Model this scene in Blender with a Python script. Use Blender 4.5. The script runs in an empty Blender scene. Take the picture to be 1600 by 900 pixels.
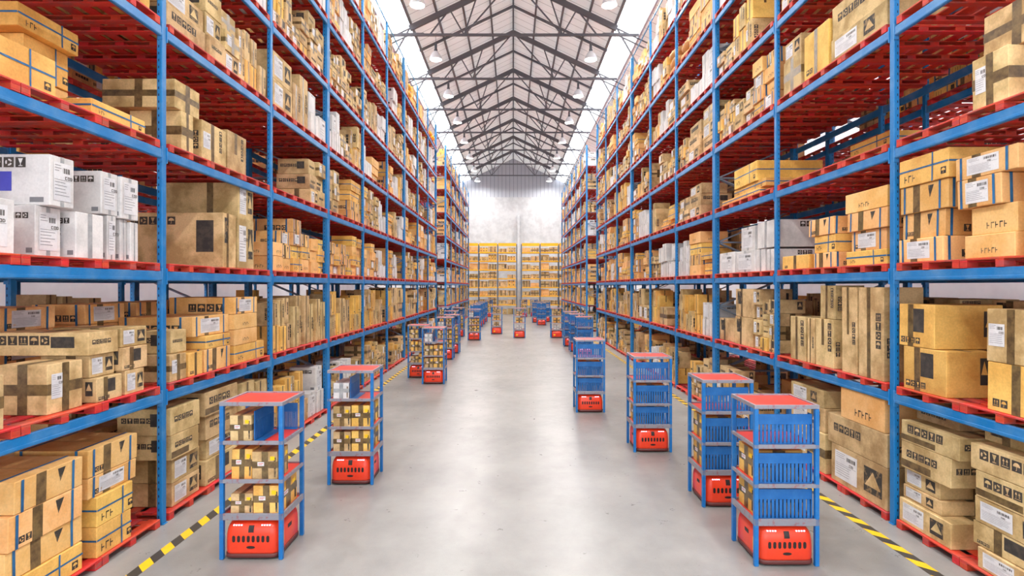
import bpy, math, random
from mathutils import Vector, Matrix
from mathutils.bvhtree import BVHTree

R = random.Random(11)
F = 870.0            # focal length in px of the 1600 px frame
H = 3.454            # camera height
VX, VY = 802.0, 447.0
XF = {-1: 5.07, 1: 5.50}     # rack front planes, left-side / right-side
BAY, Y0 = 3.6, 8.09          # bay pitch, depth of the first visible upright
TIER = 1.765
DEPTH = 2.27
sc = bpy.context.scene
col = sc.collection

# ---------------------------------------------------------------- materials
def s2l(c):
    return tuple(((x/255)/12.92 if x/255 <= .04045 else (((x/255)+.055)/1.055)**2.4) for x in c)

MATS = {}
def mat(name, rgb, rough=.6, metal=0., rgb2=None, nscale=3., namt=.5, fine=0., island=0., coord='Object', spec=.5, bump=0., detail=4., lo=.42, hi=.62, emit=None, estr=0.):
    m = bpy.data.materials.new(name); m.use_nodes = True
    nt = m.node_tree; N = nt.nodes; L = nt.links
    b = N['Principled BSDF']
    b.inputs['Roughness'].default_value = rough
    b.inputs['Metallic'].default_value = metal
    b.inputs['Specular IOR Level'].default_value = spec
    c1 = s2l(rgb)
    tc = N.new('ShaderNodeTexCoord')
    vec = tc.outputs[coord]
    geo = None
    if island:
        geo = N.new('ShaderNodeNewGeometry')
        ad = N.new('ShaderNodeVectorMath'); ad.operation = 'MULTIPLY_ADD'
        oi = N.new('ShaderNodeObjectInfo')
        sm = N.new('ShaderNodeMath'); sm.operation = 'ADD'
        L.new(geo.outputs['Random Per Island'], sm.inputs[0]); L.new(oi.outputs['Random'], sm.inputs[1])
        L.new(sm.outputs[0], ad.inputs[0]); ad.inputs[1].default_value = (37, 91, 53); L.new(vec, ad.inputs[2])
        vec = ad.outputs[0]
    out = None
    if rgb2 is not None:
        no = N.new('ShaderNodeTexNoise'); no.inputs['Scale'].default_value = nscale; no.inputs['Detail'].default_value = detail
        no.inputs['Roughness'].default_value = .62
        L.new(vec, no.inputs['Vector'])
        rp = N.new('ShaderNodeValToRGB'); rp.color_ramp.elements[0].position = lo; rp.color_ramp.elements[1].position = hi
        L.new(no.outputs['Fac'], rp.inputs['Fac'])
        mu = N.new('ShaderNodeMath'); mu.operation = 'MULTIPLY'; mu.inputs[1].default_value = namt
        L.new(rp.outputs['Color'], mu.inputs[0])
        mx = N.new('ShaderNodeMix'); mx.data_type = 'RGBA'
        mx.inputs['A'].default_value = (*c1, 1); mx.inputs['B'].default_value = (*s2l(rgb2), 1)
        L.new(mu.outputs[0], mx.inputs['Factor']); out = mx.outputs['Result']
    if fine:
        n2 = N.new('ShaderNodeTexNoise'); n2.inputs['Scale'].default_value = 42; n2.inputs['Detail'].default_value = 3
        L.new(vec, n2.inputs['Vector'])
        mr = N.new('ShaderNodeMapRange'); mr.inputs['To Min'].default_value = 1-fine; mr.inputs['To Max'].default_value = 1+fine
        mr.inputs['From Min'].default_value = .3; mr.inputs['From Max'].default_value = .7
        L.new(n2.outputs['Fac'], mr.inputs['Value'])
        hs = N.new('ShaderNodeHueSaturation'); L.new(mr.outputs[0], hs.inputs['Value'])
        if out: L.new(out, hs.inputs['Color'])
        else: hs.inputs['Color'].default_value = (*c1, 1)
        out = hs.outputs['Color']
    if island:
        hs = N.new('ShaderNodeHueSaturation')
        wn = N.new('ShaderNodeTexWhiteNoise'); wn.noise_dimensions = '1D'; L.new(sm.outputs[0], wn.inputs['W'])
        mr = N.new('ShaderNodeMapRange'); mr.inputs['To Min'].default_value = 1-island; mr.inputs['To Max'].default_value = 1+island*.7
        L.new(wn.outputs['Value'], mr.inputs['Value']); L.new(mr.outputs[0], hs.inputs['Value'])
        sp = N.new('ShaderNodeSeparateColor'); L.new(wn.outputs['Color'], sp.inputs[0])
        m3 = N.new('ShaderNodeMapRange'); m3.inputs['To Min'].default_value = .5-island*.06; m3.inputs['To Max'].default_value = .5+island*.05
        L.new(sp.outputs[1], m3.inputs['Value']); L.new(m3.outputs[0], hs.inputs['Hue'])
        if out: L.new(out, hs.inputs['Color'])
        else: hs.inputs['Color'].default_value = (*c1, 1)
        out = hs.outputs['Color']
    if out: L.new(out, b.inputs['Base Color'])
    else: b.inputs['Base Color'].default_value = (*c1, 1)
    if bump and rgb2 is not None:
        bp = N.new('ShaderNodeBump'); bp.inputs['Strength'].default_value = bump; bp.inputs['Distance'].default_value = .01
        L.new(no.outputs['Fac'], bp.inputs['Height']); L.new(bp.outputs[0], b.inputs['Normal'])
    if emit:
        b.inputs['Emission Color'].default_value = (*emit, 1); b.inputs['Emission Strength'].default_value = estr
    MATS[name] = m
    return m

mat('kraft', (220, 190, 138), .75, rgb2=(166, 134, 84), nscale=2.2, namt=.85, fine=.09, island=.16)
mat('ochre', (240, 194, 104), .72, rgb2=(206, 152, 68), nscale=1.9, namt=.75, fine=.08, island=.14)
mat('orange', (242, 194, 128), .72, rgb2=(222, 160, 82), nscale=1.8, namt=.75, fine=.07, island=.12)
mat('white_card', (226, 224, 222), .7, rgb2=(190, 188, 188), nscale=2.4, namt=.7, fine=.05, island=.07)
mat('tape', (122, 100, 64), .3, rgb2=(78, 60, 38), nscale=9, namt=.8, fine=.14, island=.1)
mat('grey_tape', (172, 174, 176), .3, rgb2=(140, 144, 148), nscale=7, namt=.8, fine=.08)
mat('strap', (40, 112, 164), .4, rgb2=(18, 74, 120), nscale=5, namt=.8)
mat('paper', (226, 226, 228), .6, rgb2=(196, 197, 203), nscale=3, namt=.6, fine=.04)
mat('ink', (52, 48, 46), .7, rgb2=(92, 82, 70), nscale=8, namt=.6)
mat('ink_worn', (56, 52, 48), .7, rgb2=(142, 118, 84), nscale=9, namt=.9, lo=.5, hi=.6)
mat('ink_grey', (128, 128, 132), .7)
mat('violet', (62, 64, 172), .55, rgb2=(80, 84, 186), nscale=5)
mat('yellow_sticker', (250, 200, 10), .5)
mat('red_print', (196, 60, 50), .6)
mat('blue_steel', (10, 116, 182), .42, rgb2=(92, 148, 194), nscale=2.6, namt=.55, fine=.05, lo=.5, hi=.72)
mat('blue_beam', (10, 118, 186), .40, rgb2=(104, 154, 196), nscale=1.8, namt=.6, fine=.05, lo=.45, hi=.7)
mat('dark_hole', (18, 44, 78), .7)
mat('brace_steel', (128, 142, 160), .45, metal=.3)
mat('pallet_red', (206, 56, 38), .55, rgb2=(150, 84, 80), nscale=3.2, namt=.7, fine=.08, island=.14, lo=.48, hi=.66)
mat('pod_blue', (16, 108, 180), .4, rgb2=(70, 140, 196), nscale=7, namt=.5, lo=.5, hi=.7, fine=.04)
mat('bin_blue', (14, 98, 170), .45, rgb2=(52, 122, 190), nscale=5, namt=.5, fine=.03)
mat('tray_red', (222, 58, 44), .4, rgb2=(236, 96, 80), nscale=2.4, namt=.5, lo=.5, hi=.75)
mat('rim_steel', (146, 146, 156), .42, metal=.3, rgb2=(158, 84, 88), nscale=16, namt=.6, lo=.54, hi=.64)
mat('robot_red', (234, 66, 34), .28, rgb2=(218, 52, 28), nscale=3, namt=.5)
mat('robot_black', (36, 24, 24), .45)
mat('bumper', (96, 44, 42), .5)
mat('led', (255, 220, 245), .4, emit=(1, .62, .9), estr=3.0)
mat('truss_steel', (98, 98, 104), .5, metal=.15)
mat('purlin_steel', (104, 104, 110), .5)
mat('frame_alu', (186, 190, 200), .4, metal=.2)
mat('lamp_white', (236, 238, 242), .35)
mat('lamp_cap', (96, 100, 108), .45)
mat('lens', (255, 255, 255), .4, emit=(1, .97, .92), estr=14.)
mat('rack_yellow', (246, 184, 20), .5, rgb2=(226, 160, 20), nscale=3)
mat('rack_grey', (86, 96, 108), .5)
mat('sack_yellow', (246, 184, 30), .6, rgb2=(226, 150, 30), nscale=4, bump=.5)
mat('sack_tan', (222, 172, 112), .6, rgb2=(200, 150, 96), nscale=4, bump=.5)

def floor_mat():
    m = bpy.data.materials.new('floor_concrete'); m.use_nodes = True
    nt = m.node_tree; N = nt.nodes; L = nt.links; b = N['Principled BSDF']
    tc = N.new('ShaderNodeTexCoord')
    def noise(scale, det, ro=.6, mp=None):
        n = N.new('ShaderNodeTexNoise'); n.inputs['Scale'].default_value = scale; n.inputs['Detail'].default_value = det
        n.inputs['Roughness'].default_value = ro
        if mp:
            k = N.new('ShaderNodeMapping'); k.inputs['Scale'].default_value = mp; L.new(tc.outputs['Object'], k.inputs['Vector']); L.new(k.outputs[0], n.inputs['Vector'])
        else: L.new(tc.outputs['Object'], n.inputs['Vector'])
        return n
    n1 = noise(.55, 9, .66, (1, .8, 1)); n2 = noise(3, 9, .72); n3 = noise(90, 2)
    rp = N.new('ShaderNodeValToRGB'); e = rp.color_ramp.elements
    e[0].position = .3; e[0].color = (*s2l((122, 120, 118)), 1); e[1].position = .68; e[1].color = (*s2l((152, 150, 147)), 1)
    L.new(n1.outputs['Fac'], rp.inputs['Fac'])
    mr = N.new('ShaderNodeMapRange'); mr.inputs['From Min'].default_value = .3; mr.inputs['From Max'].default_value = .7
    mr.inputs['To Min'].default_value = .95; mr.inputs['To Max'].default_value = 1.05; L.new(n2.outputs['Fac'], mr.inputs['Value'])
    m4 = N.new('ShaderNodeMapRange'); m4.inputs['From Min'].default_value = .35; m4.inputs['From Max'].default_value = .65
    m4.inputs['To Min'].default_value = .95; m4.inputs['To Max'].default_value = 1.03; L.new(n3.outputs['Fac'], m4.inputs['Value'])
    mm = N.new('ShaderNodeMath'); mm.operation = 'MULTIPLY'; L.new(mr.outputs[0], mm.inputs[0]); L.new(m4.outputs[0], mm.inputs[1])
    hs = N.new('ShaderNodeHueSaturation'); L.new(rp.outputs['Color'], hs.inputs['Color']); L.new(mm.outputs[0], hs.inputs['Value'])
    L.new(hs.outputs['Color'], b.inputs['Base Color'])
    m5 = N.new('ShaderNodeMapRange'); m5.inputs['From Min'].default_value = .3; m5.inputs['From Max'].default_value = .7
    m5.inputs['To Min'].default_value = .25; m5.inputs['To Max'].default_value = .42; L.new(n2.outputs['Fac'], m5.inputs['Value'])
    L.new(m5.outputs[0], b.inputs['Roughness'])
    b.inputs['Specular IOR Level'].default_value = .5
    bp = N.new('ShaderNodeBump'); bp.inputs['Strength'].default_value = .12; bp.inputs['Distance'].default_value = .004
    L.new(n3.outputs['Fac'], bp.inputs['Height']); L.new(bp.outputs[0], b.inputs['Normal'])
    MATS['floor'] = m
floor_mat()

def stripe_mat(name, rgb, dark, axis, period, width, rough=.6, rgb2=None, trans=0.):
    """sheet metal: thin dark seams every `period` m along an axis; below zsplit plain concrete"""
    m = bpy.data.materials.new(name); m.use_nodes = True
    nt = m.node_tree; N = nt.nodes; L = nt.links; b = N['Principled BSDF']; b.inputs['Roughness'].default_value = rough
    tc = N.new('ShaderNodeTexCoord'); sp = N.new('ShaderNodeSeparateXYZ'); L.new(tc.outputs['Object'], sp.inputs[0])
    d = N.new('ShaderNodeMath'); d.operation = 'DIVIDE'; L.new(sp.outputs[axis], d.inputs[0]); d.inputs[1].default_value = period
    fr = N.new('ShaderNodeMath'); fr.operation = 'FRACT'; L.new(d.outputs[0], fr.inputs[0])
    lt = N.new('ShaderNodeMath'); lt.operation = 'LESS_THAN'; L.new(fr.outputs[0], lt.inputs[0]); lt.inputs[1].default_value = width/period
    no = N.new('ShaderNodeTexNoise'); no.inputs['Scale'].default_value = .7; no.inputs['Detail'].default_value = 5; L.new(tc.outputs['Object'], no.inputs['Vector'])
    a = N.new('ShaderNodeMix'); a.data_type = 'RGBA'; a.inputs['A'].default_value = (*s2l(rgb), 1); a.inputs['B'].default_value = (*s2l(rgb2 or rgb), 1)
    L.new(no.outputs['Fac'], a.inputs['Factor'])
    x = N.new('ShaderNodeMix'); x.data_type = 'RGBA'; L.new(lt.outputs[0], x.inputs['Factor']); L.new(a.outputs['Result'], x.inputs['A'])
    x.inputs['B'].default_value = (*s2l(dark), 1)
    L.new(x.outputs['Result'], b.inputs['Base Color'])
    if trans:
        t = N.new('ShaderNodeBsdfTranslucent'); L.new(x.outputs['Result'], t.inputs['Color'])
        ms = N.new('ShaderNodeMixShader'); ms.inputs[0].default_value = trans
        L.new(b.outputs[0], ms.inputs[1]); L.new(t.outputs[0], ms.inputs[2]); L.new(ms.outputs[0], N['Material Output'].inputs['Surface'])
    MATS[name] = m
stripe_mat('roof_sheet', (242, 243, 242), (150, 148, 148), 1, .81, .04, rgb2=(230, 231, 230), trans=.075)  # roof translucency added so outside light brightens the ceiling
stripe_mat('wall_sheet', (184, 188, 198), (132, 136, 148), 0, .52, .06, rgb2=(172, 176, 186))
mat('wall_concrete', (196, 197, 200), .8, rgb2=(176, 176, 180), nscale=1.2, namt=.8, fine=.02)
mat('wall_white', (232, 234, 238), .8, rgb2=(218, 220, 226), nscale=.8, namt=.6)

def tape_mat():
    m = bpy.data.materials.new('hazard_tape'); m.use_nodes = True
    nt = m.node_tree; N = nt.nodes; L = nt.links; b = N['Principled BSDF']; b.inputs['Roughness'].default_value = .45
    tc = N.new('ShaderNodeTexCoord'); sp = N.new('ShaderNodeSeparateXYZ'); L.new(tc.outputs['Object'], sp.inputs[0])
    ad = N.new('ShaderNodeMath'); ad.operation = 'ADD'; L.new(sp.outputs[0], ad.inputs[0]); L.new(sp.outputs[1], ad.inputs[1])
    d = N.new('ShaderNodeMath'); d.operation = 'DIVIDE'; L.new(ad.outputs[0], d.inputs[0]); d.inputs[1].default_value = .43
    fr = N.new('ShaderNodeMath'); fr.operation = 'FRACT'; L.new(d.outputs[0], fr.inputs[0])
    lt = N.new('ShaderNodeMath'); lt.operation = 'LESS_THAN'; L.new(fr.outputs[0], lt.inputs[0]); lt.inputs[1].default_value = .5
    no = N.new('ShaderNodeTexNoise'); no.inputs['Scale'].default_value = 12; L.new(tc.outputs['Object'], no.inputs['Vector'])
    a = N.new('ShaderNodeMix'); a.data_type = 'RGBA'; a.inputs['A'].default_value = (*s2l((244, 196, 16)), 1); a.inputs['B'].default_value = (*s2l((222, 172, 30)), 1)
    L.new(no.outputs['Fac'], a.inputs['Factor'])
    x = N.new('ShaderNodeMix'); x.data_type = 'RGBA'; L.new(lt.outputs[0], x.inputs['Factor']); L.new(a.outputs['Result'], x.inputs['A'])
    x.inputs['B'].default_value = (*s2l((58, 54, 50)), 1); L.new(x.outputs['Result'], b.inputs['Base Color'])
    MATS['hazard'] = m
tape_mat()

def glass_mat():
    m = bpy.data.materials.new('skylight_pane'); m.use_nodes = True
    nt = m.node_tree; N = nt.nodes; L = nt.links; N.remove(N['Principled BSDF'])
    o = N['Material Output']; t = N.new('ShaderNodeBsdfTransparent'); g = N.new('ShaderNodeBsdfDiffuse'); mx = N.new('ShaderNodeMixShader')
    g.inputs['Color'].default_value = (.9, .93, .97, 1); t.inputs['Color'].default_value = (.97, .98, 1, 1)
    mx.inputs[0].default_value = .12; L.new(t.outputs[0], mx.inputs[1]); L.new(g.outputs[0], mx.inputs[2]); L.new(mx.outputs[0], o.inputs['Surface'])
    MATS['pane'] = m
glass_mat()

# ---------------------------------------------------------------- mesh builder
class MB:
    def __init__(s): s.v = []; s.f = []; s.m = []; s.sm = []; s.mats = []
    def mi(s, m):
        if m not in s.mats: s.mats.append(m)
        return s.mats.index(m)
    def poly(s, pts, m, smooth=False):
        n = len(s.v); s.v.extend([tuple(p) for p in pts]); s.f.append(tuple(range(n, n+len(pts)))); s.m.append(s.mi(m)); s.sm.append(smooth)
    def hexa(s, c, m, skip=()):
        """c[8]: index = ix + 2*iy + 4*iz"""
        n = len(s.v); s.v.extend([tuple(p) for p in c]); k = s.mi(m)
        for q in ((0, 2, 3, 1), (4, 5, 7, 6), (0, 1, 5, 4), (2, 6, 7, 3), (0, 4, 6, 2), (1, 3, 7, 5)):
            s.f.append(tuple(n+i for i in q)); s.m.append(k); s.sm.append(False)
    def box(s, x0, x1, y0, y1, z0, z1, m):
        if x0 > x1: x0, x1 = x1, x0
        if y0 > y1: y0, y1 = y1, y0
        s.hexa([(x, y, z) for z in (z0, z1) for y in (y0, y1) for x in (x0, x1)], m)
    def cbox(s, c, m, b=.008):
        """chamfered hexahedron from 8 corners"""
        c = [Vector(p) for p in c]
        n = len(s.v); k = s.mi(m); idx = {}
        for i in range(8):
            for ax in range(3):            # vertex lying on the face perpendicular to ax
                p = c[i].copy()
                for a2 in range(3):
                    if a2 == ax: continue
                    o = c[i ^ (1 << a2)]; d = o-c[i]; p = p+d.normalized()*b
                idx[(i, ax)] = len(s.v); s.v.append(tuple(p))
        def add(q): s.f.append(tuple(q)); s.m.append(k); s.sm.append(False)
        faces = {(2, 0): (0, 2, 3, 1), (2, 1): (4, 5, 7, 6), (1, 0): (0, 1, 5, 4), (1, 1): (2, 6, 7, 3), (0, 0): (0, 4, 6, 2), (0, 1): (1, 3, 7, 5)}
        for (ax, sd), q in faces.items(): add([idx[(i, ax)] for i in q])
        for ax in range(3):                # edges along ax
            o1, o2 = [a for a in range(3) if a != ax]
            for s1 in (0, 1):
                for s2 in (0, 1):
                    i = (s1 << o1) | (s2 << o2); j = i | (1 << ax)
                    q = [idx[(i, o1)], idx[(j, o1)], idx[(j, o2)], idx[(i, o2)]]
                    P = [Vector(s.v[t]) for t in q]
                    nn = (P[1]-P[0]).cross(P[2]-P[0]); ctr = sum(c, Vector())/8
                    if nn.dot(P[0]-ctr) < 0: q.reverse()
                    add(q)
        for i in range(8):
            q = [idx[(i, 0)], idx[(i, 1)], idx[(i, 2)]]; P = [Vector(s.v[t]) for t in q]
            if (P[1]-P[0]).cross(P[2]-P[0]).dot(P[0]-sum(c, Vector())/8) < 0: q.reverse()
            add(q)
    def cb(s, x0, x1, y0, y1, z0, z1, m, b=.006):
        if x0 > x1: x0, x1 = x1, x0
        s.cbox([(x, y, z) for z in (z0, z1) for y in (y0, y1) for x in (x0, x1)], m, b)
    def bar(s, a, b, w, m, h=None):
        a = Vector(a); b = Vector(b); d = (b-a).normalized(); up = Vector((0, 0, 1))
        if abs(d.z) > .99: up = Vector((0, 1, 0))
        r = d.cross(up).normalized()*w/2; u = r.cross(d).normalized()*(h or w)/2
        s.hexa([a-r-u, a+r-u, b-r-u, b+r-u, a-r+u, a+r+u, b-r+u, b+r+u], m)
    def lathe(s, prof, m, n=24, c=(0, 0, 0), smooth=True):
        base = len(s.v); k = s.mi(m)
        for r, z in prof:
            for i in range(n):
                a = 2*math.pi*i/n; s.v.append((c[0]+r*math.cos(a), c[1]+r*math.sin(a), c[2]+z))
        for j in range(len(prof)-1):
            for i in range(n):
                a = base+j*n+i; b2 = base+j*n+(i+1) % n
                s.f.append((a, b2, b2+n, a+n)); s.m.append(k); s.sm.append(smooth)
    def mesh(s, name):
        me = bpy.data.meshes.new(name); me.from_pydata(s.v, [], s.f)
        for m in s.mats: me.materials.append(MATS[m])
        me.polygons.foreach_set('material_index', s.m); me.polygons.foreach_set('use_smooth', s.sm)
        me.update(); return me
    def obj(s, name, parent=None, loc=None):
        return link(s.mesh(name), name, parent, loc)

def link(me, name, parent=None, loc=None, rz=0):
    o = bpy.data.objects.new(name, me); col.objects.link(o)
    if parent: o.parent = parent
    if loc: o.location = loc
    if rz: o.rotation_euler = (0, 0, rz)
    return o
LABELS = {}
def tag(o, label, cat, group=None, kind=None):
    if label: o['label'] = label; LABELS.setdefault(label, []).append(o.name)
    if cat: o['category'] = cat
    if group: o['group'] = group
    if kind: o['kind'] = kind
    return o
def thing(name, label, cat, loc=(0, 0, 0), group=None, rz=0):
    o = bpy.data.objects.new(name, None); o.empty_display_size = .2; col.objects.link(o)
    o.location = loc; o.rotation_euler = (0, 0, rz)
    return tag(o, label, cat, group)

# ---------------------------------------------------------------- decals on faces
class Face:
    def __init__(s, p00, p10, p11, p01):
        s.p = [Vector(p) for p in (p00, p10, p11, p01)]
        s.w = (s.p[1]-s.p[0]).length; s.h = (s.p[3]-s.p[0]).length
        s.n = (s.p[1]-s.p[0]).cross(s.p[3]-s.p[0]).normalized()
    def pt(s, x, y, lv=1):
        u = x/s.w; v = y/s.h; p = s.p
        return (p[0]*(1-u)+p[1]*u)*(1-v)+(p[3]*(1-u)+p[2]*u)*v+s.n*(.0016*lv)
    def rect(s, mb, x0, y0, x1, y1, m, lv=1):
        mb.poly([s.pt(x0, y0, lv), s.pt(x1, y0, lv), s.pt(x1, y1, lv), s.pt(x0, y1, lv)], m)
    def pl(s, mb, pts, m, lv=1): mb.poly([s.pt(x, y, lv) for x, y in pts], m)

GL = {'C': ((0, 0, .25, 1), (.25, 0, .8, .2), (.25, .8, .8, 1)), 'O': ((0, 0, .22, 1), (.22, 0, .6, .2), (.22, .8, .6, 1), (.6, 0, .82, 1)),
      'D': ((0, 0, .22, 1), (.22, 0, .62, .2), (.22, .8, .62, 1), (.6, .12, .82, .88))}
def text(f, mb, s, x, y, h, m, lv):
    for i, ch in enumerate(s):
        for a, b, c, d in GL[ch]: f.rect(mb, x+(i+a)*h, y+b*h, x+(i+c)*h, y+d*h, m, lv)
def barcode(f, mb, x, y, w, h, m, lv, r):
    t = 0
    while t < w-.008:
        k = r.choice((.005, .009, .014)); f.rect(mb, x+t, y, x+min(t+k, w), y+h, m, lv); t += k+r.choice((.006, .010))
def shiplabel(f, mb, x, y, w, h, r, lod, lv=2):
    f.rect(mb, x, y, x+w, y+h, 'paper', lv)
    if lod > 1: return
    k = min(w, h)
    if lod == 0:
        bw = w*.4; barcode(f, mb, x+w*.54, y+h*.74, bw, h*.14, 'ink', lv+1, r)
        text(f, mb, 'COD', x+w*.66, y+h*.58, h*.085, 'ink', lv+1)
        for i in range(3): f.rect(mb, x+w*.06, y+h*(.92-.07*i), x+w*r.uniform(.3, .48), y+h*(.935-.07*i), 'ink_grey', lv+1)
        for i in range(5): f.rect(mb, x+w*.06, y+h*(.48-.085*i), x+w*r.uniform(.6, .94), y+h*(.495-.085*i), 'ink_grey', lv+1)
        f.rect(mb, x+w*.04, y+h*.55, x+w*.96, y+h*.558, 'ink', lv+1)
    else:
        f.rect(mb, x+w*.5, y+h*.74, x+w*.92, y+h*.86, 'ink_grey', lv+1)
        for i in range(3): f.rect(mb, x+w*.08, y+h*(.5-.15*i), x+w*.85, y+h*(.52-.15*i), 'ink_grey', lv+1)
def circ(cx, cy, r, n=12, a0=0, a1=2*math.pi): return [(cx+r*math.cos(a0+(a1-a0)*i/n), cy+r*math.sin(a0+(a1-a0)*i/n)) for i in range(n+(0 if a1-a0 > 6.2 else 1))]
def icon(f, mb, x, y, s, kind, body, lod, lv=1):
    f.rect(mb, x, y, x+s, y+s, 'ink', lv)
    if lod > 1: return
    X = lambda u: x+u*s
    Y = lambda v: y+v*s
    P = lambda pts: f.pl(mb, [(X(a), Y(b)) for a, b in pts], body, lv+1)
    if kind == 0:      # glass
        P([(.42, .45), (.58, .45), (.74, .88), (.26, .88)]); P([(.46, .2), (.54, .2), (.54, .45), (.46, .45)]); P([(.3, .12), (.7, .12), (.7, .2), (.3, .2)])
    elif kind == 1:    # two arrows
        for d in (.2, .56): P([(d+.09, .28), (d+.15, .28), (d+.15, .6), (d+.09, .6)]); P([(d, .6), (d+.24, .6), (d+.12, .86)])
        P([(.15, .14), (.85, .14), (.85, .2), (.15, .2)])
    elif kind == 2:    # umbrella
        P(circ(.5, .48, .36, 10, 0, math.pi)); P([(.47, .14), (.53, .14), (.53, .48), (.47, .48)]); P([(.4, .12), (.5, .12), (.5, .18), (.4, .18)])
    else:              # ring of arrows
        for k in range(3):
            a = k*2.094+.3
            pts = [(.5+.34*math.cos(a+t*.35), .5+.34*math.sin(a+t*.35)) for t in range(5)]+[(.5+.17*math.cos(a+t*.35), .5+.17*math.sin(a+t*.35)) for t in range(4, -1, -1)]
            for i in range(4): P([pts[i], pts[i+1], pts[8-i], pts[9-i]][::1])
def icons(f, mb, x, y, s, n, vert, body, lod, r, lv=1):
    k0 = r.randrange(4)
    for i in range(n):
        if vert: icon(f, mb, x, y+i*s*1.16, s, (k0+i) % 4, body, lod, lv)
        else: icon(f, mb, x+i*s*1.16, y, s, (k0+i) % 4, body, lod, lv)
def writing(f, mb, x, y, h, n, r, lod):
    """small worn stencil marks"""
    for i in range(n):
        f.rect(mb, x+i*h*.8, y, x+i*h*.8+h*.14, y+h, 'ink_worn', 1)
        if lod < 2 and i % 2: f.rect(mb, x+i*h*.8, y+h*.8, x+i*h*.8+h*.6, y+h, 'ink_worn', 1)
        elif lod < 2: f.rect(mb, x+i*h*.8+h*.14, y+h*.4, x+i*h*.8+h*.5, y+h*.56, 'ink_worn', 1)

# A carton: dict(side, x0,x1 (world X), y0,y1,z0,z1, style, seed)
BODY = {'F': 'kraft', 'K': 'kraft', 'O': 'orange', 'T': 'kraft', 'W': 'white_card', 'D': 'ochre', 'L': 'kraft', 'P': 'kraft', 'Q': 'ochre', 'C': 'kraft', 'V': 'white_card', 'N': 'orange', 'B': 'ochre'}
LOOK = {'F': 'kraft carton with dark printed patch', 'K': 'kraft carton with crossed brown tape', 'O': 'orange carton with blue straps', 'T': 'tall kraft carton with printed symbols', 'W': 'white carton with grey tape',
        'D': 'ochre carton with dark printed patch', 'L': 'kraft carton with white address label', 'P': 'kraft carton with row of symbols', 'Q': 'ochre carton with brown tape',
        'C': 'big kraft carton with black patch', 'V': 'white carton with violet patch', 'N': 'plain orange carton with faint print', 'B': 'orange carton with one blue strap'}
def corners(b):
    r = random.Random(b['seed']); x0, x1, y0, y1, z0, z1 = b['x0'], b['x1'], b['y0'], b['y1'], b['z0'], b['z1']
    j = min(.006, .02*(z1-z0)); sx, sy = r.uniform(-j, j), r.uniform(-j, j)      # a slight lean keeps every side flat
    c = [Vector((x+(sx if z == z1 else 0), y+(sy if z == z1 else 0), z)) for z in (z0, z1) for y in (y0, y1) for x in (x0, x1)]
    a = b.get('rot', 0)
    if a:
        ctr = Vector(((x0+x1)/2, (y0+y1)/2, 0)); M = Matrix.Rotation(a, 3, 'Z')
        c = [M @ (p-ctr)+ctr for p in c]
    return c
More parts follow.
